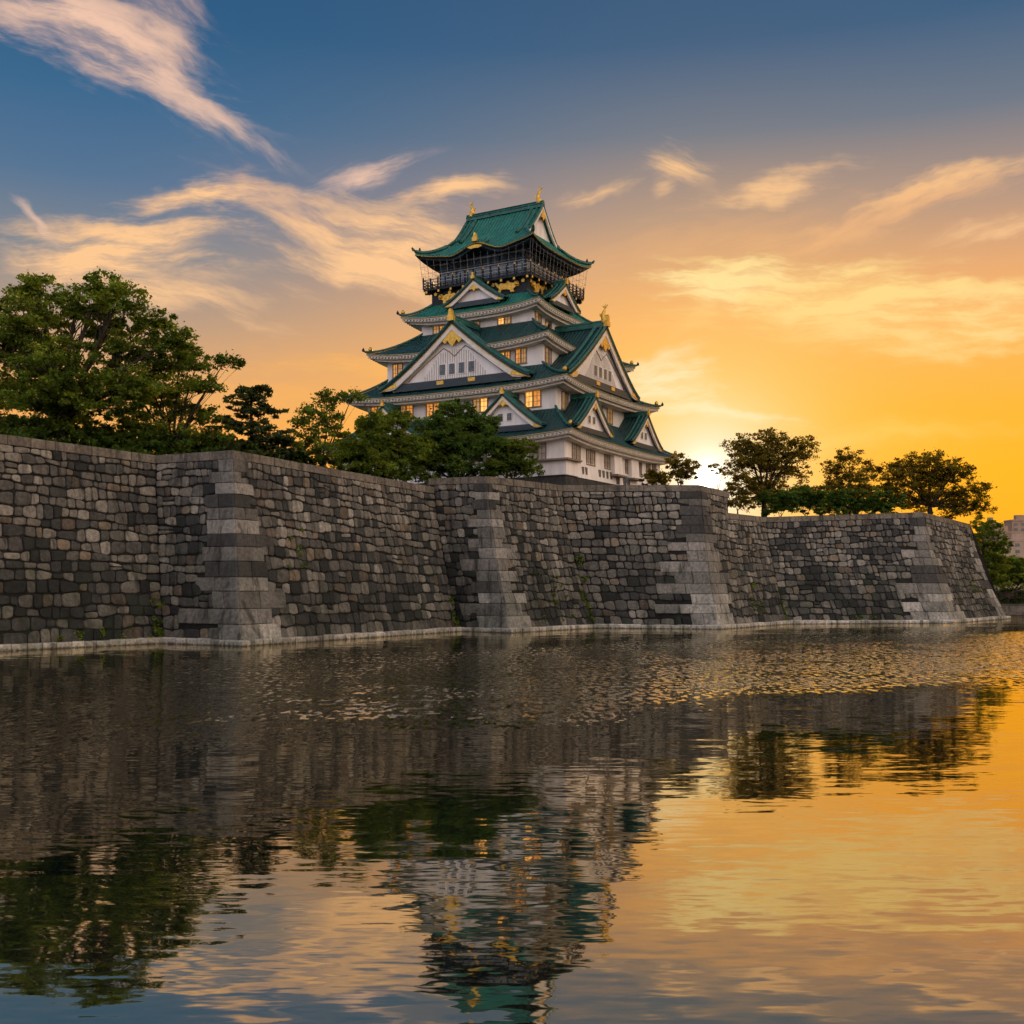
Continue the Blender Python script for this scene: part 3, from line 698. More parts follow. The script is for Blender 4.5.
for a, w in ((-14.2, 2.3), (-9.4, 2.6), (-3.6, 1.7), (4.0, 1.4), (6.4, 1.4), (8.8, 1.4), (12.5, 1.4), (15.0, 1.4)): window('right', 20.3, a, 24.2, w, 2.7, 'palepane', 'palepane')
for face, pl, a, z, w, h in [('right', 20.55, -15.6, 22.7, .5, .9), ('right', 20.5, -12.3, 22.5, .5, 1.1), ('right', 20.5, -11.2, 22.5, .5, 1.1)]+[('right', 20.5, -6.6+q*1.35, 22.6, .55, 1.1) for q in range(4)]+[('right', 20.6, -0.2, 22.0, 1.0, 1.5), ('right', 20.6, 2.4, 22.0, 1.0, 1.5), ('right', 20.6, 3.8, 22.0, 1.0, 1.5)]:
    T = onface(face, pl); f_ = MB(); f_.box(a-w/2, a+w/2, -.3, .12, z, z+h, T=T); lp = f_.build('loophole', M['wood'], castle)
    p_ = MB(); p_.box(a-w/2+.1, a+w/2-.1, .12, .14, z+.08, z+h-.08, T=T); p_.build('opening', M['darkglass'], lp)
# stone-drop bays that swell out of the lowest storey, each with its little roof
def bay(x0, x1, y0, y1, z0, z1, flare, roofs=True):
    mb = MB()
    rows = [[(x0-o, y0-o, z), (x1+o, y0-o, z), (x1+o, y1+o, z), (x0-o, y1+o, z)] for z, o in ((z0, flare), (z0+1.6, flare*.7), (z1, 0))]
    mb.grid(rows, True); mb.add(rows[0], [(3, 2, 1, 0)]); mb.add(rows[-1], [(0, 1, 2, 3)]); return mb.build('stone_drop_bay', M['plaster'], castle)
b_ = bay(16.2, 20.75, -18.25, -14.6, 21.95, 24.0, .12)
mb = MB(); mb.box(16.0, 21.5, -19.0, -14.4, 24.0, 24.25); mb.build('bay_roof', M['wood'], b_)
for a in (-0.9, 5.6):
    b_ = bay(19.8, 20.9, a-1.3, a+1.3, 23.4, 27.3, .25)
    mb = MB(); mb.box(19.9, 21.7, a-1.8, a+1.8, 23.1, 23.38); mb.build('bay_sill', M['wood'], b_)

# top storey: black band with gold reliefs, balcony, dark glazed room
mb = MB(); mb.box(-9, 9, -8.2, 8.2, 51.0, 54.2); band = mb.build('relief_band', M['black'], castle)
mb = MB(); mb.box(-8.0, 8.0, -7.2, 7.2, 54.2, 60.2); room = mb.build('top_room', M['blueblack'], castle)
def relief(face, plane, c, z, s, flip):
    T = onface(face, plane); g_ = MB()
    P_ = [(-1.7, .35), (-1.55, .75), (-1.15, .8), (-.9, .55), (-.3, .72), (.4, .66), (.95, .75), (1.25, .55), (1.65, .95), (1.85, .85), (1.5, .35), (1.2, .1), (1.35, -.35), (1.0, -.4), (.85, -.05), (.1, -.1), (-.35, -.2), (-.5, -.5), (-.95, -.5), (-.85, -.15), (-1.2, .1), (-1.55, .1)]
    g_.prism([((-x if flip else x)*s, y*s) for x, y in P_], lambda a, b, d: T(c+a, d, z+b), -.05, .22)
    g_.lathe(Vector(T(c+(1.35 if flip else -1.35)*s, .24, z+.45*s)), [(0.02, -.3*s), (.26*s, -.15*s), (.3*s, .05*s), (.2*s, .25*s), (.02, .32*s)], 8)
    for q in (-.5, .1, .7): g_.prism([((-1 if flip else 1)*(q+x)*s, y*s) for x, y in ((-.1, .05), (.1, .05), (.14, .55), (-.06, .55))], lambda a, b, d: T(c+a, d, z+b), .2, .3)
    g_.build('gold_relief', M['gold'], band)
relief('front', 8.25, -5.6, 52.6, 1.15, False); relief('front', 8.25, 5.4, 52.8, 1.25, True)
relief('right', 9.05, -5.3, 52.8, 1.2, False); relief('right', 9.05, 5.3, 52.6, 1.15, True)
for face, pl, hw in (('front', 8.25, 9.0), ('right', 9.05, 8.2)):
    T = onface(face, pl)
    for k in range(-3, 4):
        g_ = MB(); a = k*hw/3.3; g_.prism([(-.22, 0), (.22, 0), (.32, .35), (0, .6), (-.32, .35)], lambda x, y, d: T(a+x, d, 53.45+y), 0, .14); g_.build('gold_fitting', M['gold'], band)
bal = MB(); bal.box(-10.0, 10.0, -9.2, 9.2, 54.2, 54.5); balc = bal.build('balcony', M['black'], castle)
for sx, sy, L_ in ((0, -9.2, 10.0), (0, 9.2, 10.0), (10.0, 0, 9.2), (-10.0, 0, 9.2)):
    al = sx == 0
    for z in (54.55, 54.95, 55.4, 55.9):
        rl = MB(); w = .07
        if al: rl.box(-L_, L_, sy-w, sy+w, z, z+.12)
        else: rl.box(sx-w, sx+w, -L_+.1, L_-.1, z+.004, z+.124)
        rl.build('rail', M['wire'] if z > 55.2 else M['black'], balc)
    nn = 14
    for k in range(nn+1):
        a = -L_+2*L_*k/nn; ps = MB(); w = .09
        if al: ps.box(a-w, a+w, sy-w-.02, sy+w+.02, 54.5, 56.15)
        else: ps.box(sx-w-.02, sx+w+.02, a-w, a+w, 54.5, 56.15)
        po = ps.build('post', M['black'], balc)
        if k % 2 == 0:
            g_ = MB(); x, y = (a, sy) if al else (sx, a); g_.lathe(Vector((x, y, 56.15)), [(.1, 0), (.16, .1), (.12, .25), (.02, .4)], 6); g_.build('gold_cap', M['gold'], po)
    for k in range(9):                                                       # brackets below the deck
        a = -L_+.6+(2*L_-1.2)*k/8; bk = MB(); sg = 1 if (sy if al else sx) > 0 else -1
        if al: bk.box(a-.16, a+.16, min(sy, sy-sg*1.0), max(sy, sy-sg*1.0), 53.75, 54.2)
        else: bk.box(min(sx, sx-sg*1.0), max(sx, sx-sg*1.0), a-.16, a+.16, 53.75, 54.2)
        bo_ = bk.build('bracket', M['black'], balc)
        g_ = MB()
        if al: g_.box(a-.17, a+.17, sy+sg*.0-.03, sy+.03, 53.8, 54.15)
        else: g_.box(sx-.03, sx+.03, a-.17, a+.17, 53.8, 54.15)
        g_.build('gold_cap', M['gold'], bo_)
# tall glazing bars of the room and the safety net of wires
for face, pl, hw in (('front', 7.22, 8.0), ('right', 8.02, 7.2)):
    T = onface(face, pl)
    for k in range(11):
        a = -hw+2*hw*k/10; ps = MB(); ps.box(a-.1, a+.1, -.05, .12, 54.5, 59.4, T=T); ps.build('mullion', M['black'], room)
    for k in range(10):
        a = -hw+2*hw*(k+.5)/10; ps = MB(); ps.box(a-.62, a+.62, -.05, .06, 54.8, 57.1, T=T); ps.build('glazing', M['darkglass'], room)
    for z in (57.2, 58.6):
        ps = MB(); ps.box(-hw, hw, -.05, .15, z, z+.16, T=T); ps.build('crossbar', M['wire'], room)
net = MB()
for sx, sy, L_ in ((0, -1, 9.9), (0, 1, 9.9), (1, 0, 9.1), (-1, 0, 9.1)):
    nn = 16
    for k in range(nn+1):
        a = -L_+2*L_*k/nn
        p0 = Vector((a, sy*9.3, 54.6)) if sx == 0 else Vector((sx*10.1, a, 54.6))
        p1 = Vector((a*1.04, sy*9.75, 58.9+.6*abs(a/L_)**3)) if sx == 0 else Vector((sx*10.6, a*1.04, 58.9+.6*abs(a/L_)**3))
        net.tube([p0, p1], 0.02, 4)
    for z, q in ((56.9, .53), (58.0, .8)):
        A = [Vector((s*L_*(1+.04*q), sy*(9.3+.45*q), z)) if sx == 0 else Vector((sx*(10.1+.5*q), s*L_*(1+.04*q), z)) for s in (-1, 1)]
        net.tube(A, 0.02, 4)
net.build('safety_net', M['wire'], balc)

# the great hip-and-gable roof
AO, BO, ZE, GX, GY, ZR = 10.95, 10.15, 59.4, 6.8, 4.6, 68.0
ZG = 62.9
def prof(y):                                                              # height of the front and back slopes
    y = abs(y)
    if y < GY: return ZG+(ZR-ZG)*(1-y/GY)**1.15
    t = (y-GY)/(BO-GY); return ZG+(ZE-ZG)*(1-(1-t)**1.55)
kara = lambda x: 1.15*math.exp(-((x-0.6)/2.6)**2)-0.30*math.exp(-((abs(x-0.6)-4.6)/1.7)**2)
def topz(x, y, hx):
    z = prof(y)
    t = max(0, (abs(y)-GY)/(BO-GY)); z += 1.0*(abs(x)/max(hx, .1))**4*t**1.8
    if y < 0: z += kara(x)*t**2.2
    return z
mb = MB(); NS = 40
ys = [GY*k/7 for k in range(8)]+[GY+(BO-GY)*k/9 for k in range(1, 10)]
for sg in (-1, 1):
    rows, uvs = [], []; acc = 0
    for k, y in enumerate(ys):
        hx = GX+.55 if y <= GY else GX+(AO-GX)*(y-GY)/(BO-GY)
        if y == GY: hx = GX+.2
        rows.append([Vector((hx*(-1+2*j/NS), sg*y, topz(hx*(-1+2*j/NS), sg*y, hx))) for j in range(NS+1)])
        if k: acc += math.hypot(y-ys[k-1], prof(y)-prof(ys[k-1]))
        uvs.append([(hx*(-1+2*j/NS), acc) for j in range(NS+1)])
    lip = [p-Vector((0, 0, .26)) for p in rows[-1]]
    mb.grid(rows+[lip], uv=uvs+[[(u, acc+.26) for u, v in uvs[-1]]])
def sidez(x, y, hy):
    t = (x-GX+1.0)/(AO-GX+1.0); tt = max(0, (x-GX)/(AO-GX))
    return ZG+(ZE-ZG)*(1-(1-tt)**1.55)+1.0*(abs(y)/hy)**4*tt**1.8 if x >= GX else ZG+.35*(GX-x)
for sg in (-1, 1):
    rows, uvs = [], []
    for k in range(-2, 10):
        x = GX+(AO-GX)*k/9; hy = GY+(BO-GY)*max(0, k)/9
        rows.append([Vector((sg*x, hy*(-1+2*j/NS), sidez(x, hy*(-1+2*j/NS), hy))) for j in range(NS+1)]); uvs.append([(hy*(-1+2*j/NS), (AO-x)*1.2) for j in range(NS+1)])
    lip = [p-Vector((0, 0, .26)) for p in rows[-1]]
    mb.grid(rows+[lip], uv=uvs+[uvs[-1]])
roof5 = mb.build('roof', M['roof'], castle)
# eaves below it
ev = MB(); ge = MB()
def edge(side, s):
    if side in (0, 2): x = AO*s; y = -BO if side == 0 else BO; return Vector((x, y, topz(x, y, AO)))
    y = BO*s; x = AO if side == 1 else -AO; return Vector((x, y, sidez(AO, y, BO)))
for side in range(4):
    nrm = [Vector((0, 1, 0)), Vector((-1, 0, 0)), Vector((0, -1, 0)), Vector((1, 0, 0))][side]; w0 = AO if side in (0, 2) else BO
    def ring(inn, dz, flat=0.0):
        out = []
        for j in range(NS+1):
            s = -1+2*j/NS; p = edge(side, s); k = (w0-inn)/w0
            q = Vector((p.x*k, p.y, 0)) if side in (0, 2) else Vector((p.x, p.y*k, 0)); q += nrm*inn
            out.append(Vector((q.x, q.y, (p.z+dz)*(1-flat)+(ZE-.2)*flat)))
        return out
    ev.grid([ring(.05, -.26), ring(.12, -.5), ring(.5, -.52), ring(.52, -.85), ring(1.1, -.9, .2), ring(2.9, -.6, .9)])
    ge.tube([p-nrm*.04-Vector((0, 0, .33)) for p in ring(0, 0)], .07, 4)
ev.build('eaves', M['blueblack'], roof5); ge.build('gold_edging', M['gold'], roof5)
for sx in (-1, 1):                                                         # gable triangles
    T = lambda a, n, z: (sx*(GX-.35+n), a, z)
    f_ = MB(); n = 10; ysx = [GY*(-1+k/n) for k in range(2*n+1)]
    poly = [(y, prof(y)-.35) for y in ysx if prof(y)-.35 > ZG-.3]; f_.add([T(y, 0, z) for y, z in [(-GY+.1, ZG-.4)]+poly+[(GY-.1, ZG-.4)]], [tuple(range(len(poly)+2))])
    gb = f_.build('gable', M['plaster'], roof5)
    for sg in (-1, 1):
        bb = MB(); bb.grid([[T(sg*GY*k/n*1.02, .85, prof(GY*k/n)-.05), T(sg*GY*k/n*1.02, .85, prof(GY*k/n)-.65), T(sg*GY*k/n*1.02, .55, prof(GY*k/n)-.65), T(sg*GY*k/n*1.02, .55, prof(GY*k/n)-.05)] for k in range(n+1)], True); bb.build('bargeboard', M['cream'], gb)
        for q, rr in ((.75, .2), (-.15, .17), (-1.1, .3)):
            d_ = MB(); d_.tube([T(sg*GY*k/n, q, prof(GY*k/n)+.15) for k in range(n+1)]+([T(sg*(GY+.8), q, prof(GY+.8)+.25)] if q < -1 else []), rr, 6); d_.build('rake_tiles', M['ridge'], gb, True)
        h = MB(); pts = [Vector((sx*(GX+(AO-GX)*k/9), sg*(GY+(BO-GY)*k/9), sidez(GX+(AO-GX)*k/9, BO, BO)+.25)) for k in range(10)]
        d = (pts[-1]-pts[-2]).normalized(); pts += [pts[-1]+d*.3+Vector((0, 0, .15)), pts[-1]+d*.6+Vector((0, 0, .5))]
        h.tube(pts, [.3]*10+[.26, .12], 6); h.build('hip_ridge', M['ridge'], roof5, True)
        g_ = MB(); g_.lathe(pts[-4]+Vector((0, 0, .2)), [(.02, 0), (.2, .1), (.16, .4), (.02, .6)], 6); g_.build('corner_tile', M['black'], roof5, True)
        g_ = MB(); g_.prism([(sg*(GY*.80), ZG-.1), (sg*GY*.99, ZG-.25), (sg*GY*.96, prof(GY*.96)-.1), (sg*GY*.82, prof(GY*.82)-.3)], T, .84, .93); g_.build('gold_plate', M['gold'], gb)
    g_ = MB(); g_.prism([(0, -.3), (.5, -1.1), (.85, -1.9), (.3, -1.7), (0, -2.3), (-.3, -1.7), (-.85, -1.9), (-.5, -1.1)], lambda a, z, d: T(a, .8+d, ZR-.2+z), -.05, .1); g_.build('gable_pendant', M['gold'], gb)
rd = MB(); rd.prism([(-.45, -.3), (.45, -.3), (.42, .25), (.5, .4), (.3, .75), (.42, .9), (0, 1.15), (-.42, .9), (-.3, .75), (-.5, .4), (-.42, .25)], lambda y, z, d: (d, y, ZR+z*.8), -GX-.5, GX+.5)
rd.build('ridge', M['ridge'], roof5)
kr = MB(); kr.tube([(.6, -BO-.1+k*.62, topz(.6, -BO+k*.62, AO)+.28) for k in range(7)], .32, 6); kr.build('ridge', M['ridge'], roof5, True)
g_ = MB(); ornament(g_, lambda a, n, z: (a, -BO-n, z), .6, .15, topz(.6, -BO, AO)-.1, 1.3); g_.build('gold_end_tile', M['gold'], roof5)
g_ = MB(); g_.prism([(-1.4, -.1), (-.8, .1), (0, .2), (.8, .1), (1.4, -.1), (.7, -.4), (0, -.3), (-.7, -.4)], lambda a, z, d: (.6+a, -BO-.12-d, topz(.6, -BO, AO)-.85+z), 0, .15); g_.build('gold_plate', M['gold'], roof5)
def fish(parent, base, face_, s=1.0):
    """roof-end fish standing on its head, tail in the air; face_ maps (out, up) to the keep"""
    b_ = MB(); pts, rad = [], []
    for k in range(12):
        t = k/11; o = .38*math.sin(t*3.4)*(1-t*.2)-.25*t; pts.append(face_(o*s, t*2.3*s)); rad.append(s*(.52*(1-t)**.8+.07)*(0.75 if k == 0 else 1))
    b_.tube(pts, rad, 8); f_ = b_.build('fish_finial', M['gold'], parent, True)
    t_ = MB(); T = lambda a, z, d: Vector(face_(a*s, z*s))+face_(0, 0, 1)*d*s
    t_.prism([(-.2, 2.1), (-.75, 2.7), (-.55, 2.75), (-.3, 2.55), (-.2, 3.0), (.0, 2.5), (.45, 2.65), (.1, 2.15)], T, -.07, .07); t_.build('tail', M['gold'], f_)
    t_ = MB(); t_.prism([(.5, .5), (1.0, .85), (.85, 1.0), (1.05, 1.25), (.75, 1.3), (.4, 1.1)], T, -.06, .06); t_.build('fin', M['gold'], f_)
    p_ = MB(); p_.tube([face_(0, -.5*s), face_(0, .25*s)], [.6*s, .55*s], 8); p_.build('pedestal', M['gold'], f_)
def fmap(base, out):
    out = Vector(out); b_ = Vector(base); side = Vector((-out.y, out.x, 0))
    def f(o, u, side_only=None): return side if side_only else b_+out*o+Vector((0, 0, u))
    return f
for sx in (-1, 1): fish(roof5, None, fmap((sx*(GX-.3), 0, ZR+.9), (-sx, 0, 0)), .78)
fish(castle, None, fmap((19.0, -1.7, 47.6), (-1, 0, 0)), .85)

# ------------------------------------------------------------------ trees and plants
def leaves(mb_arrays, centres, spread, count, size, nrng, flat=0.45, elong=1.5, tint=(0.55, 1.5)):
    """many small leaf-shaped faces scattered round each centre"""
    C_ = np.repeat(centres, count, axis=0); n = len(C_)
    S_ = np.repeat(spread, count)[:, None]
    off = nrng.normal(size=(n, 3)); off /= np.linalg.norm(off, axis=1)[:, None]; off *= nrng.random((n, 1))**0.45
    P = C_+off*S_*np.array([1, 1, flat])
    nr = nrng.normal(size=(n, 3)); nr[:, 2] = np.abs(nr[:, 2])+0.5; nr /= np.linalg.norm(nr, axis=1)[:, None]
    a = np.cross(nr, nrng.normal(size=(n, 3))); a /= np.linalg.norm(a, axis=1)[:, None]; b = np.cross(nr, a)
    sz = size*nrng.uniform(0.55, 1.25, (n, 1))
    V = np.stack([P-a*sz*elong*.5, P+b*sz*.42-a*sz*.05, P+a*sz*elong*.5, P-b*sz*.42-a*sz*.05], axis=1)
    ct = np.repeat(nrng.uniform(*tint, len(centres)), count)*nrng.uniform(0.75, 1.3, n)
    mb_arrays.append((V.reshape(-1, 3), np.stack([ct*nrng.uniform(.9, 1.15, n), ct, ct*nrng.uniform(.8, 1.1, n), np.ones(n)], axis=1)))
def leaf_mesh(name, arrays, mat, parent, **kw):
    V = np.concatenate([a[0] for a in arrays]).astype(np.float32); Tn = np.concatenate([a[1] for a in arrays]).astype(np.float32); n = len(Tn)
    me = bpy.data.meshes.new(name); me.vertices.add(4*n); me.loops.add(4*n); me.polygons.add(n)
    me.vertices.foreach_set('co', V.ravel()); me.loops.foreach_set('vertex_index', np.arange(4*n, dtype=np.int32))
    me.polygons.foreach_set('loop_start', np.arange(0, 4*n, 4, dtype=np.int32)); me.polygons.foreach_set('loop_total', np.full(n, 4, dtype=np.int32))
    at_ = me.attributes.new('tint', 'FLOAT_COLOR', 'FACE'); at_.data.foreach_set('color', Tn.ravel())
    me.materials.append(mat); me.update(calc_edges=True)
    o = bpy.data.objects.new(name, me); COL.objects.link(o); o.parent = parent; return tag(o, **kw)
def bez(p0, p1, p2, n): return [p0*(1-t)**2+p1*2*t*(1-t)+p2*t*t for t in [k/n for k in range(n+1)]]
def tree(name, label, base, lobes, trunk=0.45, fork=0.25, nclump=26, nleaf=60, cs=1.1, size=0.30, seed=1, mat='leaf', group=None, cat='tree', flat=0.55, shell=0.44, lean=(0, 0)):
    """lobes: (centre, rx, ry, rz) in world space; limbs run from the trunk to every lobe and fork to its leaf clumps"""
    r = random.Random(seed); nr = np.random.default_rng(seed)
    root = empty(name, base, label=label, cat=cat, group=group); base = Vector(base)
    top = sum((Vector(l[0]) for l in lobes), Vector())/len(lobes); ht = max(l[0].z+l[3] for l in lobes)-base.z
    fk = base+Vector((lean[0], lean[1], ht*fork)); w = MB()
    w.tube([p-base for p in bez(base-Vector((0, 0, .4)), base+Vector((lean[0]*.2, lean[1]*.2, ht*fork*.6)), fk, 6)], [trunk*(1.35-.55*k/6) for k in range(7)], 8)
    arr = []
    for c, rx, ry, rz in lobes:
        c = Vector(c); mid = fk.lerp(c, .45)+Vector((r.uniform(-.6, .6), r.uniform(-.6, .6), (c-fk).length*.12))
        limb = bez(fk, mid, c, 8); r0 = trunk*.55*min(1.0, .55+rx/9)
        w.tube([p-base for p in limb], [r0*(1-.75*k/8) for k in range(9)], 6)
        cen, spr = [], []; n = max(6, int(1.5*nclump*(rx*ry*rz)**(1/1.5)/9))
        for k in range(n):
            while True:
                d = Vector((r.gauss(0, 1), r.gauss(0, 1), r.gauss(0, 1))); d.normalize()
                if d.z > -0.75: break
            q = r.random()**shell; p = c+Vector((d.x*rx*q, d.y*ry*q, d.z*rz*q))
            cen.append(p-base); spr.append(cs*r.uniform(.5, 1.25))
            if k % 3 == 0:
                s_ = limb[r.randint(3, 8)]; m_ = s_.lerp(p, .5)+Vector((r.uniform(-.4, .4), r.uniform(-.4, .4), r.uniform(0, .6)))
                w.tube([x-base for x in bez(s_, m_, p, 4)], [r0*.26, r0*.2, r0*.15, r0*.1, .03], 4, False)
        cn = np.array([tuple(p) for p in cen]); sp = np.array(spr)
        leaves(arr, cn, sp, nleaf, size, nr, flat)
        leaves(arr, cn, sp*1.7, max(4, nleaf//9), size, nr, .7)
    w.build('trunk', M['bark'], root, True)
    leaf_mesh('crown', arr, M[mat], root)
    return root
def lobes_px(d, rows):              # rows: pixel x, y, radius in x and z (pixels), depth offset
    out = []
    for x, y, rx, rz, dd in rows:
        c = at(x, y, d+dd); k = (d+dd)/F; out.append((c, rx*k, max(rx, rz)*k*.9, rz*k))
    return out
G0 = 17.0
def foot(x, d, z=G0): return ((x-512)/F*d, d, z)
tree('broadleaf_tree', 'biggest broad green tree with dark forking limbs, crown cut by the edge of the picture', foot(62, 124),
     lobes_px(124, [(20, 330, 46, 34, 0), (75, 312, 44, 26, 2), (120, 300, 32, 18, -2), (-30, 330, 50, 40, 0), (60, 372, 52, 34, -3), (130, 352, 38, 26, 2), (100, 290, 26, 16, 1), (35, 292, 34, 18, 2), (170, 342, 28, 16, -1), (0, 395, 46, 34, 1), (105, 402, 42, 28, -2), (-20, 430, 40, 24, 0), (152, 322, 26, 12, 3), (60, 425, 44, 22, 2), (110, 330, 30, 18, 3), (35, 355, 40, 26, 3), (140, 385, 36, 20, -3), (55, 398, 50, 22, -4), (175, 365, 24, 14, 3)]), 0.7, .30, 28, 52, .95, .32, 3)
tree('broadleaf_tree', 'slender spreading tree reaching its open branches towards the pine', foot(168, 131),
     lobes_px(131, [(150, 385, 34, 26, 0), (196, 368, 26, 15, 2), (225, 362, 20, 9, 0), (180, 348, 22, 11, -1), (140, 430, 38, 26, -2), (195, 415, 26, 18, 1), (210, 385, 18, 9, -2), (175, 440, 34, 16, 0), (118, 375, 24, 22, 2), (165, 405, 34, 24, 3), (215, 435, 22, 14, 2), (190, 385, 24, 12, -2)]), 0.45, .25, 24, 48, .85, .32, 5, lean=(.5, 0))
def pine(name, label, base, tiers, seed, trunk=.35):
    r = random.Random(seed); nr = np.random.default_rng(seed); root = empty(name, base, label=label, cat='tree'); base = Vector(base); w = MB(); arr = []
    top = max(t[0].z for t in tiers); w.tube([Vector((0, 0, -.4)), Vector((.2, 0, (top-base.z)*.5)), Vector((.1, 0, top-base.z))], [trunk, trunk*.75, trunk*.3], 8)
    for c, rx, rz in tiers:
        cen, spr = [], []
        for k in range(int(10+rx*5)):
            a = r.uniform(0, 6.28); q = r.random()**.55; p = c+Vector((math.cos(a)*rx*q, math.sin(a)*rx*q, r.uniform(-rz, rz)*.5-.12*q*rx)); cen.append(tuple(p-base)); spr.append(r.uniform(.45, .8))
            if k % 3 == 0: w.tube([Vector((.15, 0, c.z-base.z-.3)), (Vector((.1, 0, c.z-base.z))+p-base)/2, p-base], [.09, .06, .03], 4, False)
        leaves(arr, np.array(cen), np.array(spr), 36, .30, nr, .40, 2.6, (.6, 1.3))
    w.build('trunk', M['bark'], root, True); leaf_mesh('crown', arr, M['needle'], root); return root
pine('pine_tree', 'dark layered pine with a flat top standing alone against the orange sky', foot(250, 136),
     [(at(x, y, 136), rx*136/F, rz*136/F) for x, y, rx, rz in [(253, 390, 20, 8), (245, 400, 27, 8), (262, 410, 26, 8), (240, 421, 28, 8), (262, 430, 32, 8), (248, 442, 36, 9), (268, 452, 32, 9), (235, 455, 30, 9), (280, 440, 18, 7)]], 4)
tree('broadleaf_tree', 'airy upright tree with sky showing through it, between the pine and the castle', foot(322, 142),
     lobes_px(142, [(318, 412, 22, 14, 0), (336, 402, 20, 12, 1), (352, 398, 14, 8, 0), (310, 440, 24, 18, -2), (335, 430, 24, 16, 2), (300, 425, 12, 10, 0), (325, 458, 30, 14, 0), (290, 462, 20, 12, 0)]), .32, .28, 24, 46, .85, .30, 7)
tree('broadleaf_tree', 'round bushy green tree over the wall, in front of the castle front', foot(385, 152),
     lobes_px(152, [(385, 430, 30, 18, 0), (365, 450, 30, 20, -2), (405, 452, 30, 22, 0), (380, 468, 36, 20, -3), (350, 465, 20, 16, 0), (400, 418, 16, 9, 1), (418, 470, 18, 18, 0), (345, 448, 16, 14, 1), (380, 450, 36, 24, 2), (372, 425, 18, 12, 0), (425, 445, 14, 14, 2)]), .36, .22, 30, 66, .85, .30, 8)
tree('broadleaf_tree', 'deep green tree with a peaked top, left of the lowest front gable', foot(458, 159),
     lobes_px(159, [(455, 412, 20, 13, 0), (440, 430, 28, 17, -2), (472, 425, 26, 16, 0), (455, 450, 36, 20, -2), (488, 445, 24, 18, -2), (430, 465, 28, 18, -1), (470, 468, 32, 18, -2), (505, 462, 18, 16, -1), (460, 435, 32, 20, 1), (445, 412, 12, 9, 0), (490, 425, 14, 10, 0), (440, 450, 28, 20, 1)]), .36, .22, 30, 66, .85, .30, 9, mat='leaf_deep')
tree('broadleaf_tree', 'low light green tree beside the white corner of the lowest castle storey', foot(512, 157.5, 19),
     lobes_px(157.5, [(505, 448, 20, 12, 0), (522, 452, 17, 13, 0), (512, 466, 24, 14, -1), (530, 470, 13, 11, 0), (495, 470, 18, 13, 0)]), .25, .2, 34, 64, .75, .28, 10)
# right-hand group against the glow
tree('broadleaf_tree', 'wide rounded tree with olive leaves standing next to the setting sun', foot(764, 206),
     lobes_px(206, [(745, 445, 22, 14, 0), (772, 440, 24, 12, 2), (798, 452, 20, 13, 0), (738, 465, 18, 13, 0), (760, 462, 26, 14, -1), (785, 472, 26, 14, 2), (805, 442, 11, 8, 0), (748, 486, 22, 14, 0), (770, 492, 30, 14, 0), (800, 492, 22, 12, 0), (755, 452, 28, 16, 2), (780, 458, 28, 14, 0), (740, 500, 20, 12, 2), (785, 500, 30, 12, 1)]), .5, .3, 24, 34, .95, .34, 11, mat='leaf_warm')
tree('broadleaf_tree', 'smaller upright tree between two wider trees above the far bastion', foot(850, 210),
     lobes_px(210, [(850, 458, 20, 10, 0), (832, 470, 18, 10, 1), (868, 470, 16, 10, -1), (850, 478, 26, 11, 0), (845, 495, 26, 12, 0), (825, 492, 20, 12, 0), (872, 492, 18, 12, 0), (848, 503, 34, 10, 1), (850, 487, 24, 10, -1)]), .34, .32, 24, 34, .85, .33, 12, mat='leaf_warm')
tree('broadleaf_tree', 'broad domed tree that leans out past the end of the far bastion', foot(930, 212),
     lobes_px(212, [(930, 462, 30, 12, 0), (905, 468, 22, 13, 1), (955, 472, 24, 13, -1), (972, 490, 20, 11, 0), (915, 485, 30, 15, 0), (945, 492, 24, 12, 1), (890, 490, 18, 14, 0), (985, 508, 14, 9, -1), (962, 512, 22, 12, 0), (905, 503, 28, 12, 0), (930, 475, 36, 14, 2), (935, 503, 30, 14, 1), (895, 478, 18, 12, 0), (965, 500, 22, 12, 2)]), .5, .3, 22, 34, .95, .34, 13, mat='leaf_warm')
tree('broadleaf_tree', 'small tree drooping behind the sloping end face of the far bastion', foot(985, 228, 2.0),
     lobes_px(228, [(985, 530, 18, 14, 0), (975, 548, 14, 16, 0), (995, 545, 16, 12, 1), (985, 562, 18, 16, 0), (1000, 560, 16, 12, 0), (992, 580, 18, 10, 0)]), .35, .3, 28, 50, .9, .36, 14, mat='leaf')
tree('broadleaf_tree', 'bushy light green tree on the far bank below the town houses', foot(1012, 262, 2.0),
     lobes_px(262, [(1012, 566, 20, 9, 0), (1030, 570, 18, 12, 1), (1000, 574, 16, 10, 0), (1016, 580, 22, 9, 0), (985, 578, 14, 9, 0), (1048, 568, 18, 12, 0)]), .35, .2, 30, 50, 1.0, .40, 15, mat='leaf')
def shrub(name, label, d, rows, seed, z=G0, mat='leaf_warm', group=None, nl=46, size=.30, cs=.65):
    x = sum(r_[0] for r_ in rows)/len(rows)
    return tree(name, label, foot(x, d, z), lobes_px(d, rows), .14, .2, 30, nl, cs, size, seed, mat, group, 'shrub')
shrub('shrub', 'dark rounded shrub at the right foot of the castle', 171, [(657, 474, 11, 8, 0), (664, 480, 11, 8, 0), (650, 481, 10, 7, 0), (657, 480, 14, 8, 1)], 21, 20.0)
shrub('small_tree', 'small sparse tree glowing at its edges, just left of the setting sun', 174, [(680, 460, 10, 7, 0), (690, 466, 9, 7, 0), (674, 472, 11, 8, 0), (684, 478, 14, 8, 0), (672, 462, 7, 5, 0), (680, 470, 14, 9, 1)], 22, 20.0)
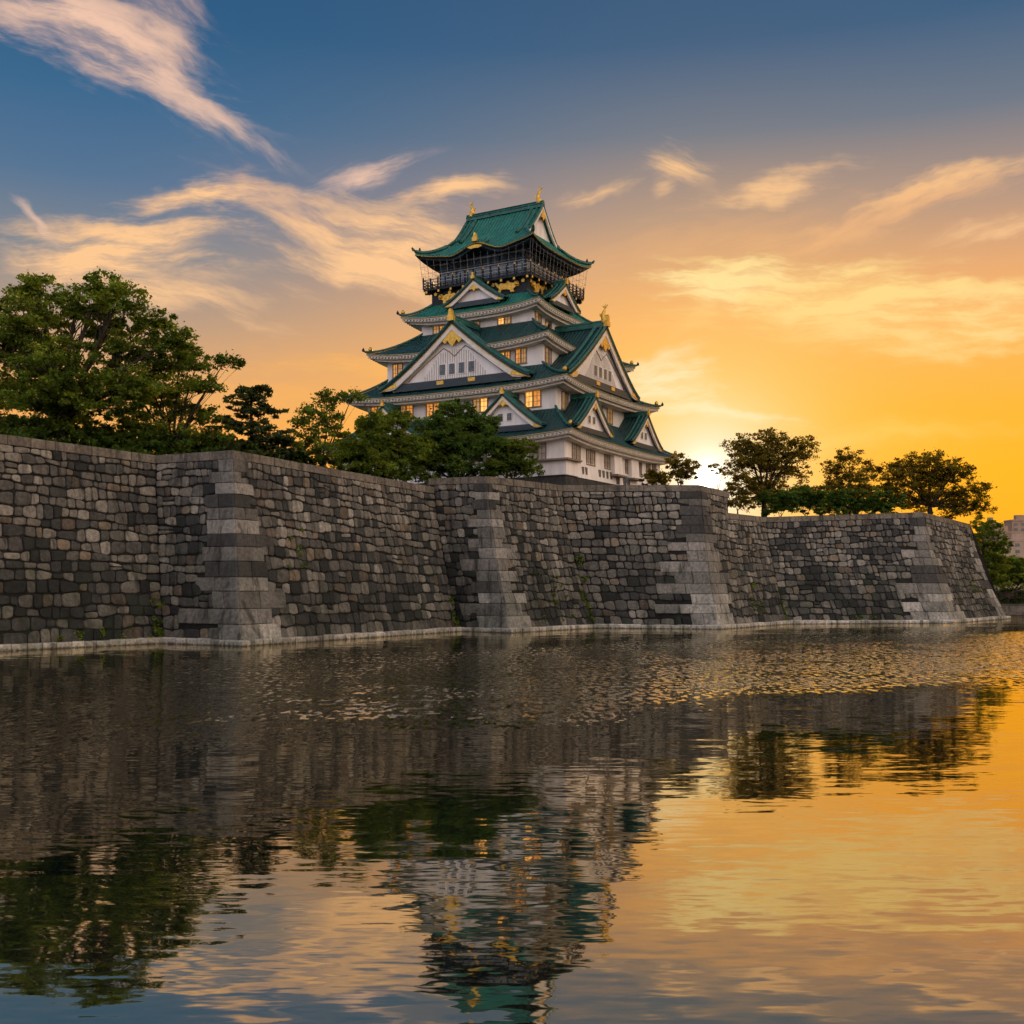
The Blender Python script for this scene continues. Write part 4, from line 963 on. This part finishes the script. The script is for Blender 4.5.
shrub('shrub', 'low sparse shrub directly above the setting sun', 176, [(712, 467, 9, 4, 0), (724, 472, 9, 4, 0)], 23, 20.0, nl=26)
shrub('shrub', 'low dark shrub right of the setting sun at the terrace step', 183, [(738, 478, 10, 7, 0), (733, 490, 10, 9, 0), (742, 500, 12, 9, 0)], 24, 17.0)
for k, (x, y, d, lb) in enumerate([(780, 505, 197, 'green hedge shrub spilling over the coping at the inner corner of the far bastion'), (806, 503, 198, 'rounded hedge shrub under the tree next to the sun'), (832, 505, 199, 'middle hedge shrub of the row on the far bastion'), (858, 506, 200, 'hedge shrub at the foot of the smaller upright tree'), (884, 506, 200, 'hedge shrub at the near side of the broad domed tree')]):
    shrub('hedge_shrub', lb, d, [(x-8, y-6, 16, 13, 0), (x+8, y-3, 15, 13, 0), (x, y+4, 19, 11, 0)], 30+k, 17.0, 'leaf_deep', 'hedge shrubs along the far bastion', 60)
for k, (x, y, d, lb) in enumerate([(110, 445, 125, 'dark bush below the biggest tree'), (205, 452, 133, 'dark bush between the slender tree and the pine'), (20, 440, 122, 'dense bush at the picture edge under the biggest tree'), (285, 466, 140, 'bush between the pine and the airy tree'), (150, 448, 127, 'bush at the foot of the slender tree'), (62, 446, 123.5, 'bush around the trunk of the biggest tree'), (243, 462, 135, 'bush around the trunk of the layered pine')]):
    shrub('bush', lb, d, [(x-14, y-7, 25, 19, 0), (x+14, y-4, 25, 18, 1), (x, y+8, 32, 15, 0)], 40+k, 17.0, 'leaf_deep', 'bushes along the top of the wall', 60, .33, .8)
# weeds rooted in the joints of the wall
def weed(label, i, u, z0, z1, n, seed, wd=.5, up=0.0):
    nr = np.random.default_rng(seed); r = random.Random(seed); base = Vector(wpt(i, u, z0, .15)); root = empty('wall_weed', base, label=label, cat='weed', group='weeds in the wall joints')
    cen = []; L = (BV[i+1]-BV[i]).length
    for k in range(n):
        z = z0+(z1-z0)*r.random()**1.3; cen.append(tuple(Vector(wpt(i, min(.995, max(.005, u+r.gauss(0, wd)/L)), z, .2))-base))
    w = MB(); [w.tube([Vector(c)*.9-Vector((0, 0, .2)), Vector(c)], .03, 4) for c in cen[::2]]; w.build('stem', M['bark'], root)
    arr = []; leaves(arr, np.array(cen), np.full(len(cen), .38), 16, .24, nr, .9); leaf_mesh('foliage', arr, M['leaf'], root)
for a in [('green weeds climbing the shaded inner corner at the near end', 0, .985, .6, 5.5, 20, 1), ('weeds at the foot of the long curved wall face', 2, .985, .6, 4.5, 16, 2), ('weeds in the deep corner below the castle', 4, .985, .6, 5.5, 22, 3, .5), ('weeds hanging halfway up the corner below the castle', 5, .02, 6.5, 11, 14, 4, .5),
          ('small weeds scattered low on the face below the castle', 4, .6, 1.5, 8, 14, 5, 2.4), ('weeds on the shaded side of the middle bastion', 7, .45, 2, 8, 14, 6, 2.0), ('weeds in the inner corner of the far bastion', 7, .98, .5, 6, 14, 7, .5), ('small tuft in the right end face of the far bastion', 9, .6, 5, 8, 8, 8, .9), ('sparse weeds on the long curved wall face', 2, .25, 8, 13, 8, 9, 1.2), ('low weeds along the footing of the near wall face', 0, .75, .55, 1.6, 12, 10, 2.6), ('low weeds along the footing of the far bastion', 8, .5, .55, 1.6, 14, 11, 4.0)]:
    weed(*a)

# ------------------------------------------------------------------ far bank and town
bank = empty('bank_wall', foot(1015, 236, 0), label='low stepped stone embankment on the far side of the moat', cat='embankment')
mb = MB(); x = -8.0
for course in range(2):
    x = -14.0
    while x < 60:
        w = rng.uniform(1.6, 2.6); k = rng.uniform(.75, 1.2); mb.box(x+.03, x+w-.03, course*.5, 3, -.5+course*1.25 if course else -.5, .8+course*1.2, (.17*k, .155*k, .135*k)); x += w
mb.build('masonry', M['stone'], bank)
mb = MB(); mb.box(-14, 60, 1.6, 3.2, 2.0, 2.5, (.10, .095, .09)); mb.build('ledge', M['stone'], bank)
hd = empty('clipped_hedge', foot(1015, 243, 2.0), label='long dark clipped hedge running above the far embankment', cat='hedge')
arr = []; nr = np.random.default_rng(77); n = 700
leaves(arr, np.stack([nr.uniform(-14, 50, n), nr.uniform(-1, 1.5, n), nr.uniform(.3, 4.0, n)], axis=1), np.full(n, .8), 26, .4, nr, .8, 1.4, (.3, .6)); leaf_mesh('foliage', arr, M['leaf_deep'], hd)
mb = MB(); mb.box(-14, 50, -.2, .8, 0, 3.4); mb.build('stem_core', M['bark'], hd)
M['conc'] = plain('concrete', (0.34, 0.25, 0.19), (0.42, 0.32, 0.25), .2, .8); M['conc2'] = plain('tan_concrete', (0.30, 0.20, 0.15), (0.36, 0.26, 0.19), .2, .8)
def building(label, x0, x1, ytop, d, mat, nf, seed):
    X0, X1 = (x0-512)/F*d, (x1-512)/F*d; zt = CH+(HY-ytop)/F*d; w = X1-X0
    b = empty('town_building', ((X0+X1)/2, d, 2.0), label=label, cat='building', group='town buildings beyond the trees')
    H = zt-2; mb = MB(); mb.box(-w/2, w/2, 0, w*.8, 0, H); mb.build('body', mat, b)
    mb = MB(); mb.box(-w/2-.3, w/2+.3, -.3, w*.8+.3, H, H+.9); mb.build('parapet', mat, b)
    mb = MB(); mb.box(-w*.2, w*.15, w*.2, w*.5, H+.9, H+4); mb.build('roof_house', mat, b)
    fh = 3.4; nw = max(3, int(w/4))
    for f in range(nf):
        z = H-2.8-f*fh
        for k in range(nw):
            x = -w/2+w*(k+.5)/nw; q = MB(); q.box(x-1.1, x+1.1, -.12, .2, z, z+1.6); q.build('window', M['darkglass'], b)
building('low pale town building just past the drooping tree', 986, 999, 524, 640, M['conc'], 4, 1)
building('tan town building between the pale one and the tall one', 998, 1016, 533, 600, M['conc2'], 4, 2)
building('tallest town building at the right edge of the picture', 1012, 1034, 521, 690, M['conc2'], 5, 3)
building('broad low town building in front of the tallest one', 1004, 1040, 541, 560, M['conc'], 3, 4)
